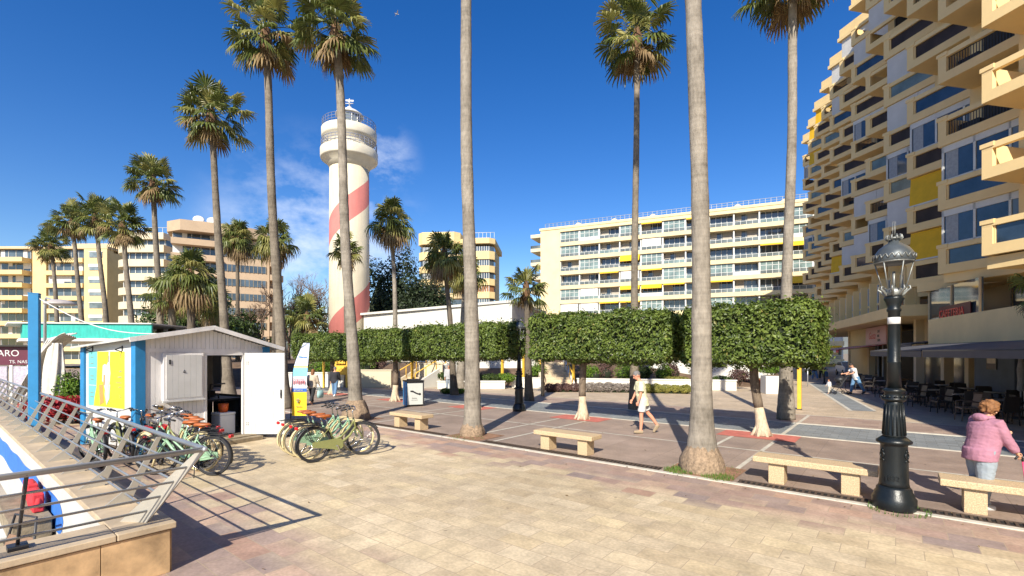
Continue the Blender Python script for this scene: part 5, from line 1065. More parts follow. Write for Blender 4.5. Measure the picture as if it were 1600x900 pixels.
shrub(112, 592, 16.5, 1.5, 1.6, SG, 'light green bush between the folded awning and the kiosk', n=1500, size=.09, z=.1, group=G5); shrub(95, 617, 15.2, 1.7, .9, SR, 'red leaved plants left of the kiosk poster', 'flower_bed', 'flowers', 900, .1, .05, G5); shrub(122, 614, 15.4, 1.2, .8, SR, 'red leaved plants touching the kiosk corner', 'flower_bed', 'flowers', 700, .1, .05, G5); shrub(60, 575, 30, 2.4, 1.8, SD, 'dark bush under the turquoise roof', n=900, z=0, group=G5)
# ================================================================ BICYCLES
def make_bike(label, frame_m, tyre_m, steer, red=False):
    t = thing('bicycle', label, 'bicycle', (0, 0, 0), 0, 'hire bicycles'); WR = .335
    wm = MB(); wm.tube([(0, -.045, 0), (0, .045, 0)], .022, 10)
    for i in range(22): a = 2*PI*i/22; s = .025*(1 if i % 2 else -1); wm.tube([(0, s, 0), ((WR-.01)*math.cos(a), 0, (WR-.01)*math.sin(a))], .0016, 3, cap=False)
    wme = wm.mesh('wheel', CHROME); tym = MB().torus((0, 0, 0), WR+.012, .021, 'Y', 40, 8).mesh('tyre', tyre_m); rim = MB().torus((0, 0, 0), WR-.018, .012, 'Y', 40, 6).mesh('rim', CHROME if tyre_m is CREAMTYRE else DARKMETAL)
    AXZ = WR+.033; FX = 1.07
    for x, st in ((0, 0), (FX, steer)):
        w = link('wheel', wme, t, (x, 0, AXZ), st); link('tyre', tym, w); link('rim', rim, w)
    BBp, ST, HB, HT = V((.45, 0, .295)), V((.27, 0, .76)), V((.90, 0, .62)), V((.85, 0, .80))
    b = MB(); b.tube([BBp, ST], .017, 10); b.tube([HB, HT+V((-.01, 0, .03))], .021, 10)
    b.tube([HB+V((-.005, 0, .02)), (.76, 0, .47), (.58, 0, .34), BBp], [.024, .025, .025, .022], 10); b.tube([HT-V((0, 0, .04)), (.74, 0, .62), (.56, 0, .46), BBp.lerp(ST, .28)], [.019]*4, 10)
    for s in (-1, 1): b.tube([BBp+V((0, s*.035, 0)), (0, s*.06, AXZ)], .010, 8); b.tube([BBp.lerp(ST, .82)+V((0, s*.02, 0)), (0, s*.06, AXZ)], .009, 8)
    b.obj('frame', frame_m, t)
    f = MB(); dx, dz = -(FX-.90), .0
    for s in (-1, 1): f.tube([(-.165, s*.035, .27), (-.12, s*.055, .22), (-.07, s*.06, .14), (0, s*.06, 0)], [.014, .014, .012, .010], 8)
    f.box((-.168, 0, .28), (.05, .10, .035)); f.obj('fork', frame_m, t, (FX, 0, AXZ), steer)
    for x, st, a0, a1 in ((0, 0, R(10), R(200)), (FX, steer, R(35), R(190))):
        m = MB(); n = 18; vs = []
        for i in range(n+1):
            a = a0+(a1-a0)*i/n
            for y, rr in ((-.032, WR+.040), (-.02, WR+.054), (.02, WR+.054), (.032, WR+.040)): vs.append((rr*math.cos(a), y, rr*math.sin(a)))
        m.add(vs, [(i*4+j, i*4+j+1, i*4+j+5, i*4+j+4) for i in range(n) for j in range(3)], 0, True); m.obj('mudguard', BLACK if tyre_m is RUBBER else CREAMTYRE, t, (x, 0, AXZ), st)
    b = MB(); q = [(-.06, AXZ-.045), (-.06, AXZ+.055), (.30, AXZ+.075), (.46, AXZ+.09), (.58, AXZ+.03), (.58, AXZ-.11), (.48, AXZ-.18), (.36, AXZ-.13)]
    b.slab([(x, -.075, z) for x, z in q], (0, 1, 0), .02); b.obj('chain_guard', frame_m, t)
    b = MB(); b.tube([BBp+V((0, -.1, 0)), BBp+V((0, .1, 0))], .018, 8); b.bar(BBp+V((0, -.095, 0)), BBp+V((.06, -.095, -.15)), .015, .022); b.bar(BBp+V((0, .095, 0)), BBp+V((-.06, .095, .15)), .015, .022)
    b.box(BBp+V((.06, -.15, -.15)), (.09, .09, .022)); b.box(BBp+V((-.06, .15, .15)), (.09, .09, .022)); b.obj('crank', CHROME, t)
    b = MB(); b.tube([ST-V((-.02, 0, .05)), (.235, 0, .90)], .012, 8); b.obj('seat_post', CHROME, t)
    b = MB(); b.loft([((.30, 0, .895), .03, .02), ((.27, 0, .905), .10, .035), ((.20, 0, .925), .155, .085), ((.19, 0, .945), .165, .092), ((.205, 0, .965), .13, .07), ((.21, 0, .97), .06, .03)], 18); b.tube([(.2, -.05, .9), (.2, .05, .9)], .03, 8); b.obj('saddle', LEATHER, t)
    hb = MB(); hb.tube([(.0, 0, -.02), (-.02, 0, .17), (.02, 0, .19)], .013, 8)
    for s in (-1, 1): hb.tube([(.02, 0, .19), (.03, s*.08, .20), (0, s*.22, .25), (-.09, s*.29, .25), (-.20, s*.31, .22)], .011, 8)
    h = hb.obj('handlebar', CHROME, t, (.845, 0, .82), steer)
    for s in (-1, 1): b = MB(); b.tube([(-.10, s*.293, .247), (-.215, s*.312, .216)], .017, 8); b.tube([(-.06, s*.27, .235), (-.13, s*.29, .19)], .007, 5); b.box((-.05, s*.265, .245), (.05, .03, .04)); b.obj('grip', BLACK, h)
    b = MB()
    for s in (-1, 1): b.tube([(.22, s*.05, .755), (-.1, s*.065, .775), (-.33, s*.06, .775)], .007, 6); b.tube([(-.2, s*.065, .775), (0, s*.062, AXZ)], .006, 5)
    for x in (-.30, -.18, -.06, .06): b.tube([(x, -.065, .778), (x, .065, .778)], .005, 5)
    b.box((-.02, 0, .79), (.5, .035, .008)); b.obj('rack', BLACK, t)
    b = MB(); b.box((-.36, 0, .735), (.045, .10, .06)); b.obj('tail_light', RED, t, bevel=.012)
    b = MB(); b.tube([(.30, .05, .28), (.22, .18, .0)], .009, 6); b.obj('kickstand', DARKMETAL, t)
    if red:
        for s in (-1, 1): b = MB(); b.box((-.12, s*.15, .60), (.34, .13, .30)); b.obj('pannier', RED, t, bevel=.03)
    return t
olive = make_bike('olive', OLIVE, RUBBER, -.55); mint = make_bike('mint', MINT, CREAMTYRE, -.5); dark = make_bike('dark', IRON, RUBBER, .4, True); green2 = make_bike('green', MINT, RUBBER, .35)
ra = R(44); base = V((-4.07, 9.78, 0)); off = V((-.24, .25, 0))
olive.location = base; olive.rotation_euler = (0, 0, ra); olive['label'] = 'olive green bicycle with grey tyres, nearest of the four right of the kiosk door'
for i, lab in enumerate(('mint green bicycle with cream tyres standing next behind the olive one', 'mint green bicycle with cream tyres, third counting from the olive one', 'mint green bicycle with cream tyres closest to the open kiosk door')):
    o = mint if i == 0 else clone(mint); o.location = base+off*(i+1)*1.08+V((random.uniform(-.04, .04), random.uniform(-.03, .03), 0)); o.rotation_euler = (0, 0, ra+random.uniform(-.05, .05)); o['label'] = lab
lb = V((-5.50, 8.72, 0))
green2.location = lb; green2.rotation_euler = (0, 0, R(176)); green2['label'] = 'green bicycle whose black rear wheel juts out past the railing corner'
for i, (lab, src) in enumerate((('mint green bicycle second in the row behind the railing corner', mint), ('olive bicycle third in the row behind the railing', olive), ('mint green bicycle with dark tyres fourth in the row behind the railing', green2), ('mint green bicycle with cream tyres standing closest to the shuttered hatch', mint))):
    o = clone(src); o.location = lb+V(((-.42, -.55, -.86, -1.22)[i], .33*(i+1), 0)); o.rotation_euler = (0, 0, R((179, 170, 178, 168)[i])); o['label'] = lab
for (x_, y_, src_, lab_) in ((-7.78, 9.62, olive, 'olive bicycle standing between the black pannier bicycle and the railing fins'), (-8.05, 9.30, green2, 'mint green bicycle farthest left behind the railing')):
    o = clone(src_); o.location = (x_, y_, 0); o.rotation_euler = (0, 0, R(141)); o['label'] = lab_
dark.location = (-7.5, 9.95, 0); dark.rotation_euler = (0, 0, R(143)); dark['label'] = 'black bicycle with red panniers below the poster behind the railing'

# feather flag
FW = mat('flag_pale', (.62, .70, .86), .7, .05, 2); FS = mat('flag_sky', (.20, .50, .82), .7, .12, 3); FN = mat('flag_photo', (.62, .62, .68), .7, .2, 9); FB = mat('flag_blue', (.03, .12, .42), .7, .05, 2); FY = mat('flag_yellow', (.80, .53, .02), .7, .05, 2); FLB = mat('flag_logo', (.03, .22, .60), .6, .05, 2); FPK = mat('flag_pink', (.55, .16, .18), .7, .2, 12); FGR = mat('flag_pin', (.25, .24, .16), .7, .1, 4)
fl = thing('feather_flag', 'feather shaped advertising flag, pale blue on top and yellow below, beside the kiosk door', 'flag', (*at(455, 12.9).xy, 0), R(-4))
b = MB()
def edge(z):   # left edge of the cloth by height
    f = (z-.55)/1.98; return .0 + (.26*max(0, (f-.45)/.55)**2.0 if f > .45 else 0)+.07*f
def fseg(z0, z1, m, n=8):
    for i in range(n):
        a, c = z0+(z1-z0)*i/n, z0+(z1-z0)*(i+1)/n
        wv = lambda z: .03*math.sin(z*3.0)
        r = lambda z: .40+.09*(z-.55)/1.98
        b.add([(edge(a), wv(a), a), (r(a), wv(a)+.02, a), (r(c), wv(c)+.02, c), (min(edge(c), r(c)-.01), wv(c), c)], [(0, 1, 2, 3)], m)
fseg(.55, 1.20, 4); fseg(1.20, 1.30, 3, 3); fseg(1.30, 1.62, 2, 5); fseg(1.62, 1.86, 1, 4); fseg(1.86, 1.90, 4, 1); fseg(1.90, 2.53, 0, 14)
o = b.obj('cloth', [FW, FS, FN, FB, FY], fl); so = o.modifiers.new('thick', 'SOLIDIFY'); so.thickness = .006
b = MB()
for i in range(7): x = .10+i*.05; b.ell((x, -.02+.03*math.sin(4.4), 1.46+.01*(i % 3)), (.013, .006, .07), 6, 5); b.ell((x, -.02+.03*math.sin(4.6), 1.56), (.012, .006, .014), 6, 4)
b.obj('printed_figures', FPK, fl)
b = MB(); b.torus((.20, -.03, .98), .035, .012, 'Y', 14, 6); b.lathe([(.001, .88), (.03, .955)], 8, (.20, -.03, 0)); b.obj('printed_pin', FGR, fl)
text('lettering', 'Marina', .085, FLB, fl, (.205, -.005, 2.12), (1, .04, 0), (0, 0, 1), .004, shear=.3); text('lettering', 'BICICLETAS', .045, SHUT, fl, (.10, -.035, 1.235), (1, .05, 0), (0, 0, 1), .004); text('lettering', 'BIKE RENT', .035, FGR, fl, (.14, -.02, .80), (1, .05, 0), (0, 0, 1), .004)
b = MB(); b.tube([(-.01, 0, 0), (-.01, 0, .55), (edge(1.2)-.012, .0, 1.2), (edge(1.7)-.012, 0, 1.7), (edge(2.1)-.015, 0, 2.1), (edge(2.4)-.015, 0, 2.4), (.48, .02, 2.55)], [.014, .014, .012, .011, .010, .008, .006], 8); b.obj('pole', BLACK, fl)
b = MB(); b.tube([(-.3, 0, .02), (.3, 0, .02)], .015, 6); b.tube([(0, -.3, .02), (0, .3, .02)], .015, 6); b.obj('foot', DARKMETAL, fl)

# ================================================================ BENCHES, LAMPS, BIN
def bench(u, v, L, label, legs=(-.52, .52), rz=0.0):
    t = thing('stone_bench', label, 'bench', W(u, v), TH+rz, 'granite benches'); b = MB(); b.b2(-L/2, L/2, -.22, .24, .352, .452); b.obj('seat', GRANITE_, t, bevel=.012)
    for x in legs: b = MB(); b.b2(x-.12, x+.12, -.15, .17, 0, .35); b.obj('leg', GRANITE_, t, bevel=.008)
bench(-1.08, 9.36, 1.75, 'granite slab bench between the big palm and the near lamp post'); bench(1.42, 9.38, 1.85, 'granite slab bench at the right edge in front of the woman in pink', (-.55, .55)); bench(-5.85, 9.22, 1.55, 'granite slab bench between the two nearest palm trunks', (-.5, .5)); bench(-11.35, 9.2, 1.5, 'granite slab bench right of the green bicycles', (-.48, .48))
SILV = mat('galvanised_trim', (.24, .25, .24), .5, .3, 12, metal=.6)
def lamp(loc, sc, label, rz=0, patched=True):
    t = thing('street_lamp', label, 'street lamp', loc, rz, 'cast iron lamp posts'); t.scale = sc if hasattr(sc, '__len__') else (sc, sc, sc)
    b = MB(); b.lathe([(.285, 0), (.295, .03), (.295, .17), (.27, .20), (.265, .24), (.24, .27), (.235, .31), (.205, .345)], 28); b.obj('base', IRON, t)
    b = MB(); b.lathe([(.205, .345), (.195, .40), (.178, .95), (.185, .98), (.235, 1.0), (.24, 1.03), (.20, 1.06), (.165, 1.09)], 28); p = b.obj('pedestal', IRON, t)
    for a in (-95, 25, 145):
        rr = .196; m = Matrix.Rotation(R(a), 3, 'Z'); bb = MB(); bb.torus((0, 0, 0), .045, .011, 'Y', 16, 6); bb.tube([(-.05, 0, -.09), (0, 0, -.05), (.05, 0, -.09)], .011, 6); bb.tube([(-.03, 0, .05), (0, 0, .09), (.03, 0, .05)], .011, 6)
        bb.v = [tuple(m @ V((v[0], v[1]-.182, v[2]+.82))) for v in bb.v]; bb.obj('crest', IRON, p)
    r = Matrix.Rotation(R(-40), 3, 'Z'); text('numerals', '1832', .10, IRON, p, r @ V((-.12, -.196, .45)), r @ V((1, 0, 0)), (0, 0, 1), .006)
    b = MB(); k = 16; rings = []
    for z, rad in ((1.09, .155), (1.12, .148), (1.60, .118), (1.64, .112)): rings.append((V((0, 0, z)), rad, rad))
    b.loft(rings, 28)
    for i in range(k): a = 2*PI*i/k; c, s = math.cos(a), math.sin(a); b.tube([(.152*c, .152*s, 1.12), (.122*c, .122*s, 1.58)], .012, 5)
    b.lathe([(.12, 1.62), (.165, 1.65), (.168, 1.675), (.13, 1.69), (.128, 1.76), (.15, 1.775), (.15, 1.80), (.105, 1.83)], 28)
    for i in range(12): a = 2*PI*i/12; b.ell((.155*math.cos(a), .155*math.sin(a), 1.70), (.022, .022, .022), 6, 4)
    b.obj('fluted_section', IRON, t)
    b = MB(); b.lathe([(.098, 1.83), (.088, 2.2), (.092, 2.21), (.092, 2.23), (.086, 2.24), (.080, 2.98), (.098, 3.0), (.098, 3.03), (.085, 3.05), (.105, 3.12), (.135, 3.18), (.135, 3.21), (.08, 3.22)], 24); b.obj('shaft', IRON, t)
    if patched: b = MB(); b.lathe([(.083, 2.80), (.0865, 2.802), (.0865, 2.90), (.083, 2.902)], 24); b.obj('sticker_band', SHUT, t)
    b = MB()
    for i in range(8):
        a = 2*PI*i/8; c, s = math.cos(a), math.sin(a); b.tube([(.05*c, .05*s, 3.22), (.12*c, .12*s, 3.24), (.17*c, .17*s, 3.30), (.21*c, .21*s, 3.33), (.20*c, .20*s, 3.37), (.165*c, .165*s, 3.36)], [.016, .02, .02, .016, .013, .008], 6)
    b.lathe([(.10, 3.22), (.12, 3.25), (.13, 3.30), (.10, 3.34), (.03, 3.35)], 16); b.obj('lantern_cradle', SILV, t)
    b = MB()
    for i in range(6): a = 2*PI*i/6+.35; c, s = math.cos(a), math.sin(a); b.tube([(.145*c, .145*s, 3.32), (.25*c, .25*s, 3.74)], .010, 6)
    b.torus((0, 0, 3.74), .25, .016, 'Z', 28, 6); b.tube([(0, 0, 3.33), (0, 0, 3.6)], .02, 8); b.obj('lantern_frame', SILV, t)
    b = MB(); b.lathe([(.15, 3.70), (.255, 3.73), (.275, 3.76), (.27, 3.82), (.25, 3.88), (.20, 3.95), (.12, 4.01), (.08, 4.03), (.07, 4.07), (.03, 4.09)], 30); b.obj('hood', mat('lamp_hood', (.07, .082, .09), .4, .25, 4, metal=.35), t)
    b = MB()
    for i in range(20):
        a = 2*PI*i/20; c, s = math.cos(a), math.sin(a); b.tube([(.28*c, .28*s, 3.785), (.284*math.cos(a+.1), .284*math.sin(a+.1), 3.83), (.268*math.cos(a+.2), .268*math.sin(a+.2), 3.85), (.28*math.cos(a+.31), .28*math.sin(a+.31), 3.785)], .009, 5)
    b.obj('ornament', SILV, t); b = MB(); b.torus((0, 0, 4.10), .085, .014, 'Z', 16, 5)
    for i in range(10): a = 2*PI*i/10; c, s = math.cos(a), math.sin(a); b.tube([(.08*c, .08*s, 4.07), (.115*c, .115*s, 4.10), (.10*c, .10*s, 4.15), (.06*c, .06*s, 4.14)], .011, 5)
    b.obj('crown_ornament', SILV, t)
    b = MB()
    for a in (0, 2.1, 4.2): b.tube([(.02*math.cos(a), .02*math.sin(a), 4.10), (.02*math.cos(a), .02*math.sin(a), 4.36)], .004, 4)
    b.obj('bird_spike', SILV, t); return t
lamp((5.55, 6.9, 0), (.89, .89, .955), 'black cast iron lamp post with ornate lantern between the two nearest benches')
lamp(tuple(gp(811, 642)), .86, 'smaller black lamp post standing in the gap of the clipped hedge', .4, False)

t = thing('litter_bin', 'litter bin with white panel and blue side standing on the plaza', 'bin', gp(646, 634), R(24)); LBW = mat('bin_panel', (.52, .53, .49), .45, .06, 3)
b = MB(); b.b2(-.34, .34, -.30, .30, .05, 1.02); b.obj('body', DARKMETAL, t)
b = MB(); b.b2(-.33, .33, -.325, -.301, .08, .98); b.obj('front_panel', LBW, t, bevel=.006); b = MB(); b.b2(-.385, -.341, -.31, .31, .04, 1.05); b.obj('side_panel', BLUE, t, bevel=.006); b = MB(); b.b2(.341, .385, -.31, .31, .04, 1.05); b.obj('side_panel', DARKMETAL, t, bevel=.006)
b = MB(); b.b2(-.40, .40, -.33, .33, 1.052, 1.10); b.b2(-.25, .25, -.2, .2, 1.101, 1.15); b.obj('top', BLACK, t, bevel=.01)
b = MB(); b.slab([(-.2, -.329, .62), (-.08, -.329, .60), (.02, -.329, .54), (.12, -.329, .50), (.2, -.329, .50), (.22, -.329, .55), (.12, -.329, .56), (.0, -.329, .62), (-.1, -.329, .68), (-.2, -.329, .68)], (0, -1, 0), .003); b.ell((.2, -.329, .52), (.05, .004, .05), 10, 6); b.obj('hand_symbol', BLACK, t)
text('lettering', 'Gracias', .07, DARKMETAL, t, (-.13, -.328, .33), (1, 0, 0), (0, 0, 1), .002); text('lettering', 'por su ayuda', .05, DARKMETAL, t, (-.15, -.328, .26), (1, 0, 0), (0, 0, 1), .002)

# ================================================================ CAFE TERRACE
WICK = mat('dark_wicker', (.035, .025, .02), .6, .4, 40, .4, 70); WICK2 = mat('brown_wicker', (.16, .10, .065), .7, .3, 40, .4, 70); TTOP = mat('table_top', (.30, .28, .26), .4, .12, 4)
def make_chair(m):
    t = thing('cafe_chair', 'x', 'chair', (0, 0, 0), 0, 'cafe terrace chairs')
    b = MB(); b.box((0, 0, .43), (.46, .46, .06)); b.obj('seat', m, t, bevel=.012); b = MB(); b.slab([(-.23, .20, .44), (.23, .20, .44), (.22, .29, .90), (-.22, .29, .90)], (0, 1, .2), .035); b.obj('backrest', m, t, bevel=.012)
    for sx in (-1, 1):
        for sy in (-1, 1): b = MB(); b.tube([(sx*.21, sy*.21, .41), (sx*.225, sy*.235, 0)], [.02, .016], 6); b.obj('leg', m, t)
        b = MB(); b.tube([(sx*.225, -.2, .43), (sx*.24, -.2, .64), (sx*.24, .0, .66), (sx*.23, .24, .64)], .02, 6); b.obj('armrest', m, t)
    return t
def make_table():
    t = thing('cafe_table', 'x', 'table', (0, 0, 0), 0, 'cafe terrace tables'); b = MB(); b.b2(-.36, .36, -.36, .36, .715, .745); b.obj('top', TTOP, t, bevel=.008); b = MB(); b.tube([(0, 0, .03), (0, 0, .715)], .03, 8); b.obj('stem', DARKMETAL, t); b = MB(); b.bar((-.28, -.28, .02), (.28, .28, .02), .05, .03); b.bar((-.28, .28, .022), (.28, -.28, .022), .05, .03); b.obj('foot', DARKMETAL, t); return t
ch0, ch1, tb0 = make_chair(WICK), make_chair(WICK2), make_table()
SM = saw.matrix_basis.copy()
def SL(x, y, z=0): return SM @ V((x, y, z))
ORD = ['nearest', 'second', 'third', 'fourth', 'fifth', 'sixth', 'seventh', 'eighth']
used = {id(ch0): 0, id(ch1): 0}; rn = random.Random(5)
def putchair(src, p, rz, lab):
    if used[id(src)] == 0: o = src; used[id(src)] = 1
    else: o = clone(src)
    o.location = p; o.rotation_euler = (0, 0, rz); o['label'] = lab
for i, x in enumerate((-3.2, -.9, 1.4, 3.7, 6.1, 8.5, 11.0, 13.6)):
    for row, y in ((0, .85),):
        o = tb0 if i == 0 else clone(tb0); o.location = SL(x, y); o.rotation_euler = (0, 0, eang+rn.uniform(-.1, .1)); o['label'] = 'square cafe table, %s along the front of the terrace counting from the right edge' % ORD[i]
        for j, (dx, dy, a, wh) in enumerate(((-.65, 0, PI/2, 'right hand side'), (.65, 0, -PI/2, 'left hand side'), (0, .68, PI, 'street side'), (0, -.68, 0, 'wall side'))):
            if i > 5 and j == 3: continue
            src = ch1 if (i, j) in ((3, 2), (0, 1), (0, 2)) else ch0; col = 'brown' if src is ch1 else 'dark'
            putchair(src, SL(x+dx+rn.uniform(-.06, .06), y+dy+rn.uniform(-.06, .06)), eang+a+rn.uniform(-.25, .25), '%s wicker chair on the %s of the %s terrace table from the right' % (col, wh, ORD[i]))
for i, x in enumerate((.6, 2.9, 5.4)):
    o = clone(tb0); o.location = SL(x, -.78); o.rotation_euler = (0, 0, eang); o['label'] = 'square cafe table under the grey awning, %s from the right in the back row' % ORD[i]
    for dx, a, wh in ((-.65, PI/2, 'right'), (.65, -PI/2, 'left')): putchair(ch0, SL(x+dx, -.78+rn.uniform(-.1, .1)), eang+a+rn.uniform(-.2, .2), 'dark wicker chair %s of the %s back row table under the awning' % (wh, ORD[i]))
# glass screen with white posts, picture on the grey wall
t = thing('glass_screen', 'low glass screen with pale posts in front of the dark cafe front', 'screen', SL(-4.2, -.7), eang); b = MB()
for i in range(6): b.b2(-3+i*1.2-.03, -3+i*1.2+.03, -.03, .03, 0, 1.15)
b.b2(-3, 3, -.025, .025, 1.10, 1.149); b.obj('frame', SILV, t); b = MB(); b.b2(-2.95, 2.95, -.006, .006, .15, 1.05); b.obj('pane', glass('screen_glass', (.03, .04, .045), .06, .9), t)
t = thing('wall_picture', 'framed picture with pale sky hanging on the grey blue cafe wall', 'picture', SL(3.3, -1.58, 1.55), eang); b = MB(); b.b2(-.42, .42, -.015, .02, 0, .62); b.obj('frame', BLACK, t); b = MB(); b.b2(-.36, .36, .0205, .024, .26, .57, 0); b.b2(-.36, .36, .0205, .024, .05, .26, 1); b.obj('print', [mat('print_sky', (.62, .52, .40), .6, .2, 4), mat('print_land', (.08, .05, .06), .6, .2, 4)], t)
t = thing('parasol', 'closed grey parasol standing at the edge of the cafe terrace', 'parasol', SL(-1.9, -.3), eang); b = MB(); b.tube([(0, 0, 0), (0, 0, 2.2)], .025, 8); b.obj('pole', METAL, t); b = MB(); b.lathe([(.05, .95), (.10, 1.0), (.08, 1.3), (.10, 1.7), (.05, 2.1), (.02, 2.2)], 12); b.obj('canopy', mat('grey_cloth', (.30, .29, .29), .9, .2, 6), t); b = MB(); b.lathe([(.25, 0), (.25, .06), (.05, .08)], 16); b.obj('foot', DARKMETAL, t)
t = thing('lamp_pole', 'thin dark pole at the shaded passage end of the shops', 'pole', gp(1288, 600), 0); b = MB(); b.tube([(0, 0, 0), (0, 0, 3.4)], .055, 8); b.obj('shaft', DARKMETAL, t); b = MB(); b.lathe([(.12, 0), (.12, .1), (.07, .14)], 12); b.obj('foot', DARKMETAL, t)
t = thing('information_sign', 'small white sign on a pole at the end of the clipped hedge', 'sign', gp(1262, 604), R(-15)); b = MB(); b.tube([(0, 0, 0), (0, 0, 1.35)], .03, 8); b.obj('pole', METAL, t); b = MB(); b.b2(-.2, .2, -.02, .02, 1.2, 1.7); b.obj('plate', LBW, t, bevel=.01)
# white parked car in the passage
t = thing('parked_car', 'white car parked in the dark passage at the end of the shops', 'car', SL(33.5, -2.6), eang); CW = mat('car_paint', (.62, .62, .62), .25, .03, 1)
b = MB(); pr = [(-2.1, .35), (-2.15, .75), (-1.9, .95), (-1.2, 1.02), (-.6, 1.42), (.9, 1.45), (1.6, 1.05), (2.1, .95), (2.15, .4)]; b.slab([(x, -.82, z) for x, z in pr], (0, 1, 0), 1.64); b.obj('body', CW, t, bevel=.06)
b = MB(); b.slab([(-1.02, -.83, 1.03), (-.55, -.83, 1.36), (.85, -.83, 1.38), (1.35, -.83, 1.05)], (0, 1, 0), 1.66); b.obj('window', GLASSD, t)
for x in (-1.35, 1.35):
    for y in (-.8, .8): w = MB().torus((0, 0, 0), .24, .08, 'Y', 20, 8).obj('wheel', RUBBER, t, (x, y, .32)); MB().ell((0, 0, 0), (.17, .07, .17), 12, 6).obj('rim', CHROME, w)
# ================================================================ PEOPLE
def fuse(name, b, m, parent, vox, smooth=5, fac=.5, wr_=0):
    me = b.mesh(name, m); o = D.objects.new('tmp', me); COL.objects.link(o)
    r = o.modifiers.new('r', 'REMESH'); r.mode = 'VOXEL'; r.voxel_size = vox; r.use_smooth_shade = True
    s = o.modifiers.new('s', 'SMOOTH'); s.iterations = smooth; s.factor = fac
    dg = bpy.context.evaluated_depsgraph_get(); new = D.meshes.new_from_object(o.evaluated_get(dg)); D.objects.remove(o)
    if wr_:
        nvt = len(new.vertices); co = [0.0]*(nvt*3); nr = [0.0]*(nvt*3); new.vertices.foreach_get('co', co); new.vertex_normals.foreach_get('vector', nr)
        for q in range(0, nvt*3, 3):
            x, y, z_ = co[q:q+3]; k = (.5*noise.noise((x*7, y*7, z_*5))+.8*noise.noise((x*8+3, y*8, z_*30+x*14+y*9))+.3*noise.noise((x*40, y*40, z_*60)))*wr_
            co[q] += nr[q]*k; co[q+1] += nr[q+1]*k; co[q+2] += nr[q+2]*k
        new.vertices.foreach_set('co', co); new.update()
    new.name = name; new.materials.clear(); new.materials.append(m); new.polygons.foreach_set('use_smooth', [True]*len(new.polygons)); return link(name, new, parent)
SKIN = mat('skin', (.52, .27, .17), .55, .08, 6); SKIN2 = mat('sun_reddened_skin', (.60, .27, .17), .55, .08, 6); EYE = mat('eye', (.03, .025, .02), .3, 0)
def cloth(name, c, v=.12): return mat(name, c, .85, v, 7, .25, 22)
